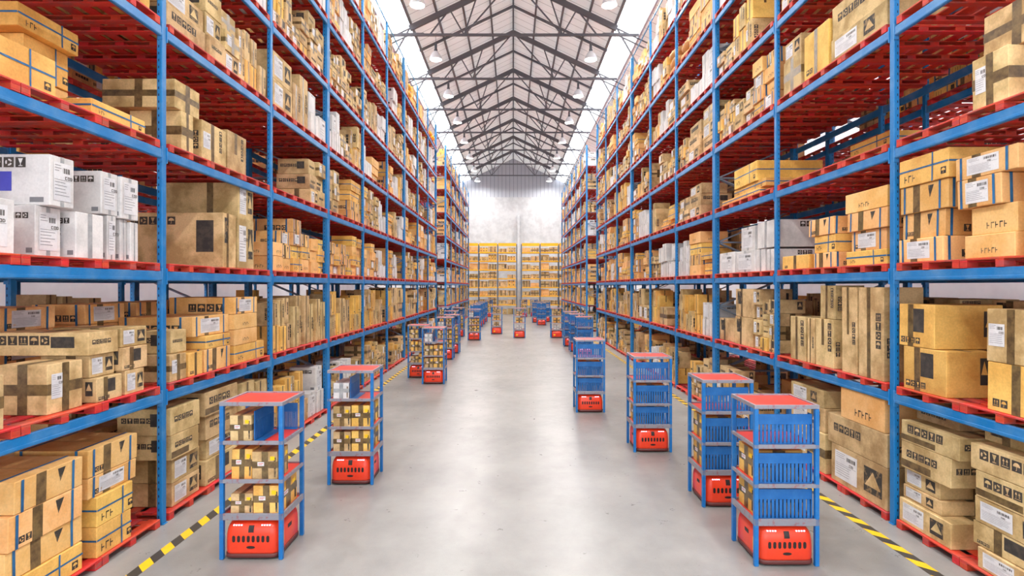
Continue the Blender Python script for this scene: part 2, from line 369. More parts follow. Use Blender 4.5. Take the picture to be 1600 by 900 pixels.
def carton(b, mbs, lod, off=Vector((0, 0, 0))):
    """mbs: dict body/tape/strap/label -> MB (may be the same one)"""
    r = random.Random(b['seed']*7+3); c = [p-off for p in corners(b)]; st = b['style']; bm = BODY[st]; side = b['side']
    body, tp, sp, lb = mbs['body'], mbs['tape'], mbs['strap'], mbs['label']
    tp2, sp2, lb2 = mbs.get('tape2', tp), mbs.get('strap2', sp), mbs.get('label2', lb)
    if lod < 2: body.cbox(c, bm, .007)
    else: body.hexa(c, bm)
    if side < 0: A = Face(c[1], c[3], c[7], c[5])
    else: A = Face(c[2], c[0], c[4], c[6])
    Cm = Face(c[0], c[1], c[5], c[4]); T = Face(c[4], c[5], c[7], c[6])
    back = Face(c[3], c[2], c[6], c[7])
    fs = (A, Cm)
    def band_v(f, u, w, m, mb, top=True, lv=1, v0=0., v1=1.): f.rect(mb, f.w*u-w/2, f.h*v0, f.w*u+w/2, f.h*v1, m, lv)
    def band_h(f, v, w, m, mb, lv=1, u0=0., u1=1.): f.rect(mb, f.w*u0, f.h*v-w/2, f.w*u1, f.h*v+w/2, m, lv)
    hm = min(A.h, .9)
    tw = min(.11, A.w*.16)
    # lid seam on the top
    if lod < 2: T.rect(body, T.w*.02, T.h*.497, T.w*.98, T.h*.503, 'ink_worn', .5)
    if st == 'K':
        for f in fs: band_h(f, .5, hm*.22, 'tape', tp); band_v(f, .5, min(.12, f.w*.2), 'tape', tp2, lv=1.5)
        band_v(T, .5, .11, 'tape', tp2)
        if r.random() < .5: shiplabel(A, lb, A.w*.1, A.h*.3, A.w*.3, A.h*.5, r, lod, 3)
    elif st == 'Q':
        band_v(A, .5, tw, 'tape', tp); band_v(T, .5, .1, 'tape', tp); band_v(Cm, .5, tw, 'tape', tp, v0=.55)
        icons(A, body, A.w*.1, A.h*.1, min(A.w*.12, A.h*.2), 2, False, bm, lod, r)
    elif st in 'ON':
        if st == 'O':
            sw = .035
            for f in (A, T, Cm) if lod < 3 else (A,):
                for u, q in ((.1, sp), (.84, sp2)): band_v(f, u, sw, 'strap', q, lv=3)
            band_v(A, .36, min(.13, A.w*.2), 'tape', tp)
            if r.random() < .35: shiplabel(A, lb, A.w*.2, A.h*.14, A.w*.52, A.h*.74, r, lod, 2)
            else: A.pl(body, [(A.w*.6, A.h*.9), (A.w*.72, A.h*.9), (A.w*.64, A.h*.45)], 'ink_worn', 1)
            if r.random() < .6: icons(A, body, A.w*.125, A.h*.12, min(A.h*.42, A.w*.075), 2, False, bm, lod, r)
            icons(Cm, body, Cm.w*.3, Cm.h*.15, min(Cm.h*.5, Cm.w*.12), 4, False, bm, lod, r)
        else:
            writing(A, body, A.w*.35, A.h*.2, A.h*.22, 5, r, lod)
            writing(Cm, body, Cm.w*.3, Cm.h*.2, Cm.h*.2, 5, r, lod)
    elif st == 'B':
        for f in fs: band_h(f, .56, .022, 'strap', sp, 3)
        band_v(A, .7, .022, 'strap', sp2, lv=3.5); band_v(T, .5, .022, 'strap', sp2, lv=3)
        writing(A, body, A.w*.12, A.h*.14, min(.1, A.h*.25), 3, r, lod)
        icon(A, body, A.w*.86, A.h*.15, min(.09, A.h*.3), 2, bm, lod)
    elif st == 'T':
        band_v(A, .42, tw*.9, 'tape', tp, v0=.0 if r.random() < .5 else .45); band_v(T, .5, .07, 'tape', tp)
        s = min(A.w*.2, A.h*.13); icons(A, body, A.w*.7, A.h*.34, s, 4, True, bm, lod, r)
        s = min(Cm.w*.15, Cm.h*.15); icons(Cm, body, Cm.w*(.08 if side > 0 else .75), Cm.h*.25, s, 3, True, bm, lod, r)
        if r.random() < .35: shiplabel(A, lb, A.w*.04, A.h*.3, A.w*.28, A.h*.42, r, lod, 3)
    elif st in 'WV':
        band_v(A, .5, tw, 'grey_tape', tp); band_v(T, .5, .09, 'grey_tape', tp)
        if r.random() < .55: shiplabel(A, lb, A.w*.14, A.h*.12, A.w*.7, A.h*.76, r, lod, 3)
        s = min(Cm.w*.13, Cm.h*.2)
        icons(Cm, body, Cm.w*.42, Cm.h*.74, s, 3, False, bm, lod, r)
        if st == 'V':
            Cm.rect(body, Cm.w*.08, Cm.h*.28, Cm.w*.62, Cm.h*.66, 'violet', 2)
            shiplabel(Cm, lb2, Cm.w*.04, Cm.h*.40, Cm.w*.33, Cm.h*.5, r, lod, 3)
        elif r.random() < .5: shiplabel(Cm, lb2, Cm.w*.2, Cm.h*.2, Cm.w*.5, Cm.h*.5, r, lod, 3)
        Cm.rect(body, Cm.w*.8, Cm.h*.06, Cm.w*.94, Cm.h*.16, 'ink_grey', 1)
    elif st in 'DFC':
        band_v(A, .34, tw, 'tape', tp); band_v(T, .5, .09, 'tape', tp)
        x0, x1, y0, y1 = (.42, .72, .35, .9) if st in 'DF' else (.1, .36, .45, .92)
        A.rect(body, A.w*x0, A.h*y0, A.w*x1, A.h*y1, 'ink_worn' if st == 'C' else 'ink', 1)
        Cm.rect(body, Cm.w*.72, Cm.h*.28, Cm.w*.9, Cm.h*.86, 'ink', 1)
        if st == 'C': icons(Cm, body, Cm.w*.04, Cm.h*.78, min(.14, Cm.h*.15), 5, False, bm, lod, r)
        elif lod < 2: Cm.pl(body, [(Cm.w*.74, Cm.h*.5), (Cm.w*.88, Cm.h*.5), (Cm.w*.81, Cm.h*.8)], bm, 2); icons(A, body, A.w*.06, A.h*.08, min(.1, A.h*.14), 4, False, bm, lod, r)
    elif st == 'L':
        lw = min(A.w*.42, .62); shiplabel(A, lb, A.w*.08, A.h*.14, lw, A.h*.72, r, lod, 2)
        s = min(A.w*.3, A.h*.7)
        A.rect(body, A.w*.62, A.h*.2, A.w*.62+s, A.h*.82, 'ink_worn', 1)
        if lod < 2: A.pl(body, [(A.w*.64, A.h*.36), (A.w*.6+s, A.h*.36), (A.w*.62+s*.5, A.h*.74)], bm, 2)
        band_v(Cm, .62, .12, 'tape', tp); band_v(T, .5, .1, 'tape', tp)
    elif st == 'P':
        s = min(A.h*.42, A.w*.11, .13); icons(A, body, A.w*.12, A.h*.46, s, 5, False, bm, lod, r)
        s = min(Cm.h*.4, Cm.w*.1, .13); icons(Cm, body, Cm.w*.08, Cm.h*.46, s, 5, False, bm, lod, r)
        Cm.rect(body, Cm.w*.62, Cm.h*.34, Cm.w*.86, Cm.h*.82, 'ink', 1); band_v(T, .5, .09, 'tape', tp)
        if r.random() < .3: band_h(A, .2, A.h*.26, 'tape', tp, u1=.62)

# ---------------------------------------------------------------- cartons: where they stand
CART = []     # list of dicts
SACKS = []
def base_z(t): return .1155 if t == 0 else TIER*t+.1425+.1135
def bay_y(i): return Y0+BAY*i
def add(side, row, bay, tier, pal, x0, x1, y0, y1, z0, z1, style, rot=0):
    if x0 > x1: x0, x1 = x1, x0
    CART.append(dict(side=side, row=row, bay=bay, tier=tier, pal=pal, x0=x0, x1=x1, y0=y0, y1=y1, z0=z0, z1=z1, style=style, rot=rot, seed=len(CART)+17))
def locate(y):
    bay = math.floor((y-Y0)/BAY); q = (y-bay_y(bay)-.06)/1.16
    return bay, max(0, min(2, int(q)))
HAND = {}
def HB(side, tier, xa, xb, rec, dep, ytop, style, xr=None, rot=0, zmin=.12):
    """a carton whose aisle face runs between photo columns xa (front edge) and xb, stands `rec` m behind the rack front"""
    xf = XF[side]+.03+rec
    ya = F*xf/abs(xa-VX); yb = F*xf/abs(xb-VX)
    if ya > yb: ya, yb = yb, ya
    ya += .014; yb -= .014
    yr = F*xf/abs((xr if xr is not None else xa)-VX)
    for i in range(-1, 4):            # keep clear of the upright frames
        p = bay_y(i)
        if ya < p+.11 and yb > p-.11:
            if p-ya > yb-p: yb = p-.112
            else: ya = p+.112
    x0, x1 = sorted((side*xf, side*(xf+dep)))
    z0 = base_z(tier)
    lst = HAND.setdefault((side, tier), [])
    for b in lst:
        if min(b[1], x1)-max(b[0], x0) > 0:
            if 0 < b[3]-ya < .07: ya = b[3]+.014
            elif 0 < yb-b[2] < .07: yb = b[2]-.014
    for b in lst:
        if min(b[1], x1)-max(b[0], x0) > .03 and min(b[3], yb)-max(b[2], ya) > .03: z0 = max(z0, b[4]+.006)
    z1 = H+(VY-ytop)*yr/F
    z1 = max(z1, z0+zmin)
    lst.append((x0, x1, ya, yb, z1))
    bay, pal = locate((ya+yb)/2)
    add(side, 0, bay, tier, pal, x0, x1, ya, yb, z0, z1, style, rot)
# --- left side
S = -1
for a in [(0, 130, -12, .0, 1.0, 845, 'B', 130), (0, 130, 5, .02, 1.0, 803, 'O', 130), (0, 130, 10, .0, 1.0, 757, 'O', 130), (0, 130, 20, .0, 1.1, 712, 'O', 130),
          (0, 206, 150, .0, .8, 826, 'B', 150), (0, 208, 150, .0, .8, 779, 'B', 150), (0, 213, 136, .04, .9, 750, 'O', 136), (0, 215, 136, .04, .9, 706, 'O', 136),
          (0, 268, 312, .05, .8, 757, 'L', None), (0, 268, 312, .05, .8, 718, 'L', None), (0, 267, 311, .0, .8, 682, 'P', None), (0, 266, 313, .0, .8, 640, 'P', None),
          (0, 321, 371, .02, .8, 722, 'F', None), (0, 322, 368, .06, .8, 688, 'L', None), (0, 321, 371, .04, .8, 651, 'P', None), (0, 320, 372, .0, .8, 615, 'P', None),
          (0, 378, 398, .0, .8, 600, 'T', None), (0, 399, 417, .03, .8, 598, 'T', None),
          (1, 8, -60, .0, .7, 585, 'K', 8), (1, 72, 130, .06, .55, 571, 'K', None), (1, 150, 192, .0, .5, 592, 'F', None), (1, 195, 226, .0, .5, 580, 'L', None),
          (1, 139, 180, .08, .6, 556, 'L', None), (1, 187, 231, .0, .6, 545, 'F', None), (1, 137, 186, .04, 1.2, 520, 'P', None), (1, 188, 230, .04, .9, 513, 'L', None),
          (1, 265, 292, .0, .9, 556, 'K', None), (1, 294, 317, .0, .8, 553, 'Q', None), (1, 266, 292, .1, .8, 517, 'P', None), (1, 319, 360, .0, .7, 547, 'O', None), (1, 321, 360, .0, .9, 526, 'B', None),
          (1, 300, 358, .1, 1.2, 496, 'O', None), (1, 366, 413, .0, .6, 541, 'B', None), (1, 366, 402, .0, .6, 516, 'N', None), (1, 366, 402, .0, .6, 492, 'N', None), (1, 365, 402, .05, 1.2, 465, 'O', None),
          (2, -60, 24, .05, .5, 313, 'W', 24), (2, 53, 96, .12, .5, 320, 'W', None), (2, 117, 163, .0, .5, 330, 'W', None), (2, 166, 182, .04, .5, 336, 'W', None), (2, 187, 199, .04, .4, 342, 'W', None), (2, 203, 217, .0, .4, 347, 'W', None),
          (2, 76, 117, .0, 1.1, 240, 'V', None), (2, 152, 185, .04, .6, 265, 'W', None), (2, 188, 217, .0, .5, 275, 'W', None),
          (2, 348, 369, .0, 1.7, 332, 'C', None), (2, 371, 397, .0, .9, 340, 'L', None), (2, 372, 396, .05, 1.4, 285, 'L', None),
          (3, -70, 89, .05, .7, 97, 'B', 89), (3, 142, 228, .0, .6, 152, 'B', None), (3, 283, 303, .0, .8, 172, 'K', None), (3, 272, 312, .02, 1.1, 122, 'K', 272),
          (3, 315, 354, .0, .6, 186, 'T', None), (3, 355, 385, .0, .6, 202, 'T', None),
          (3, 30, 108, .74, .8, 112, 'N', None), (3, 35, 108, .72, .8, 50, 'B', None), (3, 26, 124, .62, .8, 0, 'B', None)]:
    t, xa, xb, rec, dep, yt, st, xr = a; HB(S, t, xa, xb, rec, dep, yt, st, xr)
S = 1
for a in [(0, 1487, 1403, .0, .8, 820, 'L', None), (0, 1472, 1404, .06, .8, 785, 'L', None), (0, 1470, 1406, .08, .8, 753, 'L', None), (0, 1487, 1407, .0, .8, 718, 'P', None), (0, 1500, 1407, .0, .8, 686, 'P', None), (0, 1500, 1417, .25, .9, 652, 'P', None),
          (0, 1655, 1526, .0, .8, 852, 'L', 1526), (0, 1650, 1519, .03, .8, 810, 'F', 1519), (0, 1655, 1522, .02, .8, 772, 'L', 1522), (0, 1655, 1523, .0, .8, 733, 'P', 1523), (0, 1660, 1515, .0, .8, 690, 'P', 1515), (0, 1650, 1537, .25, .8, 664, 'C', 1537),
          (0, 1387, 1298, .0, .9, 733, 'L', None), (0, 1387, 1293, .0, .9, 680, 'P', None), (0, 1383, 1313, .0, .9, 625, 'N', None), (0, 1290, 1240, .0, 1.1, 680, 'K', None), (0, 1290, 1236, .05, 1.1, 640, 'L', None), (0, 1288, 1236, .05, 1.1, 612, 'L', None),
          (1, 1480, 1411, .0, .6, 550, 'D', None), (1, 1461, 1402, .0, .9, 477, 'D', None), (1, 1640, 1541, .0, .8, 564, 'Q', 1541), (1, 1640, 1540, .0, .8, 482, 'T', 1540),
          (1, 1382, 1341, .0, .6, 449, 'T', None), (1, 1340, 1315, .0, .6, 449, 'T', None), (1, 1303, 1274, .0, .5, 500, 'T', None), (1, 1273, 1261, .0, .5, 498, 'T', None), (1, 1259, 1235, .0, .5, 496, 'T', None), (1, 1306, 1281, .03, .5, 446, 'T', None),
          (2, 1475, 1403, .0, .8, 368, 'O', None), (2, 1478, 1405, .05, .8, 325, 'O', None), (2, 1483, 1402, .02, .7, 277, 'O', None), (2, 1483, 1401, .0, 1.0, 229, 'B', None),
          (2, 1588, 1506, .0, .8, 361, 'N', None), (2, 1592, 1517, .06, .8, 314, 'N', None), (2, 1567, 1495, .0, 1.1, 268, 'O', None), (2, 1593, 1492, .0, .8, 222, 'O', None),
          (2, 1700, 1603, .0, .8, 360, 'O', 1603), (2, 1700, 1603, .03, .8, 310, 'O', 1603), (2, 1700, 1603, .0, .8, 262, 'N', 1603),
          (2, 1387, 1322, .0, .7, 388, 'B', None), (2, 1386, 1330, .05, .7, 355, 'O', None), (2, 1387, 1323, .0, .7, 322, 'O', None), (2, 1387, 1320, .0, .9, 288, 'N', None),
          (2, 1305, 1271, .0, .5, 393, 'O', None), (2, 1305, 1272, .02, .5, 365, 'B', None), (2, 1303, 1263, .0, .5, 337, 'O', None), (2, 1264, 1222, .0, .5, 397, 'Q', None),
          (2, 1220, 1198, .0, 1.2, 387, 'W', None), (2, 1196, 1181, .02, .7, 388, 'W', None), (2, 1180, 1150, .0, .7, 390, 'W', None), (2, 1148, 1124, .0, .6, 393, 'W', None), (2, 1212, 1183, .0, 1.3, 342, 'W', None), (2, 1180, 1158, .03, .9, 352, 'W', None),
          (3, 1578, 1518, .0, .9, 68, 'K', None), (3, 1650, 1535, .12, .9, 30, 'K', 1535), (3, 1650, 1585, .0, .8, 60, 'L', 1585),
          (3, 1187, 1128, .0, 1.2, 299, 'B', None), (3, 1197, 1147, .04, 1.1, 277, 'B', None), (3, 1183, 1147, .0, 1.5, 250, 'B', None),
          (4, 1387, 1298, .0, .9, -3, 'L', None), (4, 1295, 1256, .0, .7, 28, 'Q', None), (4, 1252, 1224, .0, .6, 78, 'K', None), (4, 1252, 1226, .03, .6, 50, 'L', None), (4, 1387, 1300, .04, .8, -60, 'P', None)]:
    t, xa, xb, rec, dep, yt, st, xr = a; HB(S, t, xa, xb, rec, dep, yt, st, xr)
# rear rows behind the hand-placed ones (seen over their tops)
def rear(side, tier, ya, yb, hs, st, d0=1.15, dep=.95):
    z = base_z(tier)
    for h in hs:
        bay, pal = locate((ya+yb)/2)
        x = XF[side]+d0; add(side, 0, bay, tier, pal, side*x, side*(x+dep), ya, yb, z, z+h, st); z += h+.006
for y in (6.0, 6.95, 8.35, 9.5, 10.6):
    rear(-1, 1, y, y+.85, (.42, .42, .3), 'O' if y > 6.5 else 'P', 1.35, .8)
    rear(-1, 0, y, y+.85, (.4, .36, .36), 'P', 1.3, .8)
    rear(1, 1, y, y+.85, (.5, .4, .32), 'C', 1.2, .9)
    rear(1, 0, y, y+.85, (.4, .4, .4), 'P', 1.25, .9)
for y in (8.3, 9.3): rear(1, 2, y, y+.8, (.4, .4), 'N', 1.25)
rear(-1, 2, 8.6, 9.4, (.5, .4), 'K', 1.75, .45)
rear(1, 2, 6.3, 7.2, (.4, .4, .4), 'N', 1.25); rear(-1, 3, 7.3, 7.95, (.5,), 'K', 1.0, .8)
rear(1, 3, 10.2, 11.4, (.25, .25, .25), 'B', 1.4, .8)

HANDSET = set()
for s in (-1, 1):
    for b in (-1, 0):
        for t in range(0, 4): HANDSET.add((s, b, t))
HANDSET.add((1, 0, 4)); HANDSET.add((1, -1, 4))

def load(side, row, bay, tier, pal, recipe, r, full=True):
    xf = XF[side]+.03+(0 if row == 0 else DEPTH+.85)
    y0 = bay_y(bay)+.13+1.13*pal; y1 = y0+1.06; z = base_z(tier); top = 1.4 if tier < 7 else 1.35
    def put(d0, d1, a, b, z0, z1, st):
        add(side, row, bay, tier, pal, side*(xf+d0), side*(xf+d1), a, b, z0, z1, st)
    def layers(st, n, hmin, hmax, cols, dep, jit=.05):
        cs = [y0+(y1-y0)*i/cols for i in range(cols+1)]
        for c in range(cols):
            zz = z; h = r.uniform(hmin, hmax)
            for l in range(n-(1 if (cols > 1 and r.random() < .25) else 0)):
                hh = h*r.uniform(.92, 1.06)
                if zz+hh > z+top: break
                d = r.uniform(0, jit*2); put(d, d+dep*r.uniform(.85, 1.1), cs[c]+r.uniform(.005, .03), cs[c+1]-r.uniform(.0, .02), zz, zz+hh, st if isinstance(st, str) and len(st) == 1 else r.choice(st))
                zz += hh+.006
    full_b = r.random() < .6
    if recipe == 'orange': layers('OOBN', r.choice((3, 4, 4)), .26, .34, r.choice((1, 1, 2)), .9)
    elif recipe == 'orange_small': layers('OBN', r.choice((3, 4)), .24, .32, 2, .7)
    elif recipe == 'kraft': layers('LPK', r.choice((2, 3, 3, 4)), .28, .42, r.choice((1, 2, 2)), .85)
    elif recipe == 'small': layers('LFPKQ', r.choice((3, 4)), .26, .33, r.choice((2, 3)), .6)
    elif recipe == 'tall':
        if r.random() < .5: layers('T', 1, .8, 1.3, r.choice((2, 3)), .6)
        else: layers('TQ', 2, .52, .66, r.choice((3, 4)), .6)
    elif recipe == 'white': layers('W', 2, .46, .62, r.choice((2, 3)), .7)
    elif recipe == 'big': layers('CKL', r.choice((1, 2)), .6, .68, 1, 1.0)
    elif recipe == 'flat': layers('B', r.choice((2, 3, 4)), .2, .26, 1, 1.3, .1)
    elif recipe == 'sacks':
        n = r.choice((2, 3)); zz = z
        for l in range(n):
            SACKS.append(dict(side=side, bay=bay, tier=tier, pal=pal, x=side*(xf+.45), y=(y0+y1)/2, z=zz, l=l, seed=len(SACKS))); zz += .312
        return
    elif recipe == 'none': return
    if full and full_b:      # a rear row of cartons on the same pallet
        zz = z; h = r.uniform(.3, .5); st = r.choice('PLKCN')
        for l in range(r.choice((1, 2, 3))):
            put(1.2, 2.05, y0+.03, y1-.03, zz, zz+h, st); zz += h+.006
W8 = {0: 'kraft kraft kraft tall white small orange small'.split(), 1: 'tall tall tall small kraft big orange tall'.split(), 2: 'orange orange orange_small white orange kraft orange_small'.split(),
      3: 'flat kraft orange white kraft tall flat orange'.split(), 4: 'kraft tall kraft orange small tall white'.split(), 5: 'tall small kraft white orange small orange_small white'.split(),
      6: 'orange small white orange_small kraft white small'.split(), 7: 'orange white white small orange_small kraft tall'.split()}
HINT = {(-1, 1, 4): ('big', 'tall', 'white'), (-1, 2, 4): ('white', 'kraft', 'tall'), (-1, 0, 4): ('kraft', 'kraft', 'tall'), (-1, 1, 3): ('none', 'none', 'kraft'), (-1, 2, 3): ('kraft', 'none', 'orange'),
        (-1, 1, 2): ('orange_small', 'orange', 'orange_small'), (-1, 1, 0): ('tall', 'tall', 'white'), (-1, 0, 0): ('', '', 'tall'), (-1, 1, 1): ('tall', 'tall', 'tall'), (-1, 2, 1): ('tall', 'tall', 'tall'),
        (-1, 2, 0): ('small', 'white', 'kraft'), (-1, 3, 2): ('orange_small', 'orange_small', 'white'), (1, 1, 3): ('none', 'none', 'none'), (1, 1, 1): ('small', 'big', 'big'), (1, 0, 1): ('', '', 'small'), (1, 1, 4): ('orange', 'kraft', 'small'),
        (1, 2, 3): ('none', 'kraft', 'kraft'), (1, 1, 2): ('none', 'none', 'none'), (1, 2, 2): ('flat', 'orange', 'white'), (1, 3, 2): ('white', 'white', 'small'), (1, 2, 1): ('white', 'tall', 'tall'),
        (1, 1, 0): ('none', 'kraft', 'small'), (1, 2, 0): ('kraft', 'small', 'none'), (1, 0, 5): ('none', 'kraft', 'kraft'), (1, 1, 5): ('none', 'tall', 'kraft'),
        (1, 3, 6): ('sacks', 'small', 'white'), (1, 3, 7): ('white', 'tall', 'white'), (-1, 7, 7): ('sacks', 'sacks', 'sacks'), (-1, 5, 7): ('orange', 'sacks', 'orange'), (1, 2, 6): ('orange', 'orange', 'sacks'), (-1, 3, 7): ('orange', 'kraft', 'white'), (1, 1, 7): ('kraft', 'orange', 'orange')}
FRONT_BAYS = [-1, 0, 1, 2, 3, 4, 5, 6, 7]+[9.45+i for i in range(6)]
for side in (-1, 1):
    for row in (0, 1):
        for bay in FRONT_BAYS:
            for t in range(8):
                for pal in range(3):
                    r = random.Random(int((bay+3)*1000)+t*37+pal*7+(side+1)*5000+row*99991)
                    if row == 0 and (side, bay, t) in HANDSET:
                        continue
                    if row == 1 and (t in (6, 7) or r.random() < .25): continue
                    rec = r.choice(W8[t])
                    if row == 0 and r.random() < .05: rec = 'none'
                    h = HINT.get((side, bay, t)) if row == 0 else None
                    if h and h[pal]: rec = h[pal]
                    load(side, row, bay, t, pal, rec, r, full=(row == 0 and bay < 7))
# far left pallet of the hand bays' third position on the ground is covered by the hand list

# ---------------------------------------------------------------- pallets
def pallet_mesh():
    m = MB(); w, d, h = 1.12, 2.2, .112
    # deck boards run along the aisle direction's cross (local y = along aisle, x = depth)
    nb = 9; bw = .155; gap = (d-nb*bw)/(nb-1)
    for i in range(nb): x = i*(bw+gap); m.cb(x, x+bw, 0, w, h-.022, h, 'pallet_red', .003)
    for y in (0, (w-.11)/2, w-.11):
        m.cb(0, d, y, y+.11, h-.042, h-.022, 'pallet_red', .003)
        m.cb(0, d, y, y+.11, 0, .018, 'pallet_red', .003)
        for x in (0, d*.25-.06, d/2-.07, d*.75-.06, d-.14): m.cb(x, x+.14, y, y+.11, .018, h-.042, 'pallet_red', .003)
    return m
PAL = []
for side in (-1, 1):
    for row in (0, 1):
        for bay in FRONT_BAYS:
            for t in range(8):
                for pal in range(3):
                    xf = XF[side]-.01+(0 if row == 0 else DEPTH+.85)
                    PAL.append(dict(side=side, row=row, bay=bay, tier=t, pal=pal, x=side*xf, y=bay_y(bay)+.11+1.13*pal, z=(0.002 if t == 0 else TIER*t+.142)))

# ---------------------------------------------------------------- what the camera sees (to choose which repeats become objects)
def visibility():
    vs = []; fs = []; ids = []
    def addbox(x0, x1, y0, y1, z0, z1, i):
        n = len(vs)
        if x0 > x1: x0, x1 = x1, x0
        vs.extend([(x, y, z) for z in (z0, z1) for y in (y0, y1) for x in (x0, x1)])
        for q in ((0, 2, 3, 1), (4, 5, 7, 6), (0, 1, 5, 4), (2, 6, 7, 3), (0, 4, 6, 2), (1, 3, 7, 5)): fs.append([n+k for k in q]); ids.append(i)
    for i, b in enumerate(CART): addbox(b['x0'], b['x1'], b['y0'], b['y1'], b['z0'], b['z1'], ('c', i))
    for i, p in enumerate(PAL): addbox(p['x'], p['x']+p['side']*2.2, p['y'], p['y']+1.12, p['z'], p['z']+.112, ('p', i))
    for px, py in [(p[0], p[1]) for p in PODS]: addbox(px-.36, px+.36, py+.04, py+.74, .1, 1.9, ('o', 0))
    for s in (-1, 1):
        for bay in FRONT_BAYS:
            for t in range(1, 8): addbox(s*XF[s]-.02, s*XF[s]+.02, bay_y(bay), bay_y(bay)+BAY, TIER*t, TIER*t+.14, ('o', 0))
    T = BVHTree.FromPolygons(vs, fs, epsilon=0)
    cnt = {}
    o = Vector((0, 0, H))
    for iy in range(0, 900, 3):
        for ix in range(0, 1600, 3):
            d = Vector(((ix+1.5-VX)/F, 1, (VY-iy-1.5)/F))
            hit = T.ray_cast(o, d.normalized())
            if hit[2] is not None:
                k = ids[hit[2]]; cnt[k] = cnt.get(k, 0)+1
    return cnt

PODS = [(-3.31, 7.02, 'L'), (-2.83, 9.66, 'L2'), (-2.82, 19.6, 'L2'), (-3.57, 20.9, 'L'), (-3.22, 26.1, 'L2'), (-3.17, 28.5, 'L'), (-3.75, 37.8, 'L'), (-4.85, 38.8, 'L'), (-2.5, 35.4, 'L2'),
        (-1.2, 40., 'M'), (.41, 37., 'M'), (2.9, 37., 'M'), (2.5, 49., 'R'), (2.2, 52.5, 'R'), (3.15, 53.5, 'R'),
        (3.37, 6.85, 'R'), (3.35, 8.68, 'R'), (2.9, 11.56, 'R'), (2.11, 15.2, 'R'), (3.42, 26.6, 'R'), (3.38, 29.2, 'R'), (3.3, 31.8, 'R'),
        (-3.0, 44., 'R'), (-3.0, 47., 'R'), (-2.95, 50., 'R'), (-2.9, 53.5, 'R'), (-2.7, 62., 'L'), (1.15, 62., 'L'), (2.35, 63., 'L'), (-3.7, 33., 'L2')]

VIS = visibility()
NPODC = 62
cand = sorted([(n, k[1]) for k, n in VIS.items() if k[0] == 'c' and CART[k[1]]['row'] == 0], reverse=True)
SEL = [i for n, i in cand[:232]]
SELSET = set(SEL)
pc = sorted([(n, k[1]) for k, n in VIS.items() if k[0] == 'p'], reverse=True)
PSEL = [i for n, i in pc[:290]]; PSELSET = set(PSEL)

SIDEW = {-1: 'left-side', 1: 'right-side'}
ORD = ['first', 'second', 'third', 'fourth', 'fifth', 'sixth', 'seventh', 'eighth', 'ninth', 'tenth', 'eleventh', 'twelfth', 'thirteenth', 'fourteenth', 'fifteenth', 'sixteenth', 'seventeenth', 'eighteenth']
def bayw(bay): return ORD[FRONT_BAYS.index(bay)]
def shelfw(t): return 'ground level' if t == 0 else f'{ORD[t-1]} shelf'
# layer / column names inside one pallet load
groups = {}
for i in SEL: b = CART[i]; groups.setdefault((b['side'], b['bay'], b['tier'], b['pal']), []).append(i)
def supports(i):
    b = CART[i]; best = 0
    for k, c in [(j, CART[j]) for j in BYLOAD[(b['side'], b['row'], b['bay'], b['tier'])]]:
        if k == i: continue
        if c['z1'] <= b['z0']+.02 and min(c['x1'], b['x1'])-max(c['x0'], b['x0']) > .02 and min(c['y1'], b['y1'])-max(c['y0'], b['y0']) > .02:
            best = max(best, 1+supports(k))
    return best
BYLOAD = {}
for i, b in enumerate(CART): BYLOAD.setdefault((b['side'], b['row'], b['bay'], b['tier']), []).append(i)
LAYW = ['bottom', 'second', 'third', 'fourth', 'fifth', 'sixth', 'seventh']
clabel = {}
for key, ids in groups.items():
    by = {}
    for i in ids: by.setdefault(supports(i), []).append(i)
    for lay, li in by.items():
        li.sort(key=lambda i: (CART[i]['y0'], abs(CART[i]['x0'])))
        for n, i in enumerate(li):
            b = CART[i]
            row = f'{ORD[n]} in ' if len(li) > 1 else ''
            clabel[i] = f"{LOOK[b['style']]}, {row}{LAYW[lay]} layer, {SIDEW[key[0]]} bay {('one two three four five six seven eight nine ten eleven twelve thirteen fourteen fifteen'.split())[FRONT_BAYS.index(key[1])]}, {shelfw(key[2])}, {('front', 'middle', 'rear')[key[3]]} pallet"
SHORT = {'F': 'dark-patched kraft carton', 'K': 'cross-taped kraft carton', 'O': 'double-strapped orange carton', 'T': 'tall kraft carton', 'W': 'white carton', 'D': 'dark-patched ochre carton', 'L': 'address-labelled kraft carton', 'P': 'symbol-printed kraft carton',
         'Q': 'brown-taped ochre carton', 'C': 'black-patched kraft carton', 'V': 'violet-patched white carton', 'N': 'unstrapped orange carton', 'B': 'single-strapped orange carton'}
for i in list(clabel):
    if len(clabel[i].replace(',', '').split()) > 16:
        b = CART[i]; clabel[i] = SHORT[b['style']]+clabel[i][len(LOOK[b['style']]):]

stuffmb = MB()
for i, b in enumerate(CART):
    big = i in SELSET
    if big:
        c = Vector(((b['x0']+b['x1'])/2, (b['y0']+b['y1'])/2, b['z0']))
        mbs = {k: MB() for k in ('body', 'tape', 'strap', 'label', 'tape2', 'strap2', 'label2')}
        n = VIS.get(('c', i), 0)
        carton(b, mbs, 0 if n > 60 else 1, c)
        o = mbs['body'].obj('carton', None, c)
        tag(o, clabel[i], 'box', f"cartons on the {SIDEW[b['side']]} racks")
        for k, nm in (('tape', 'packing_tape'), ('strap', 'strap'), ('label', 'shipping_label'), ('tape2', 'packing_tape'), ('strap2', 'strap'), ('label2', 'shipping_label')):
            if mbs[k].f: mbs[k].obj(nm, o)
    else:
        y = b['y0']; lod = 1 if y < 14 and b['row'] == 0 else (2 if y < 30 else 3)
        carton(b, {'body': stuffmb, 'tape': stuffmb, 'strap': stuffmb, 'label': stuffmb}, lod)

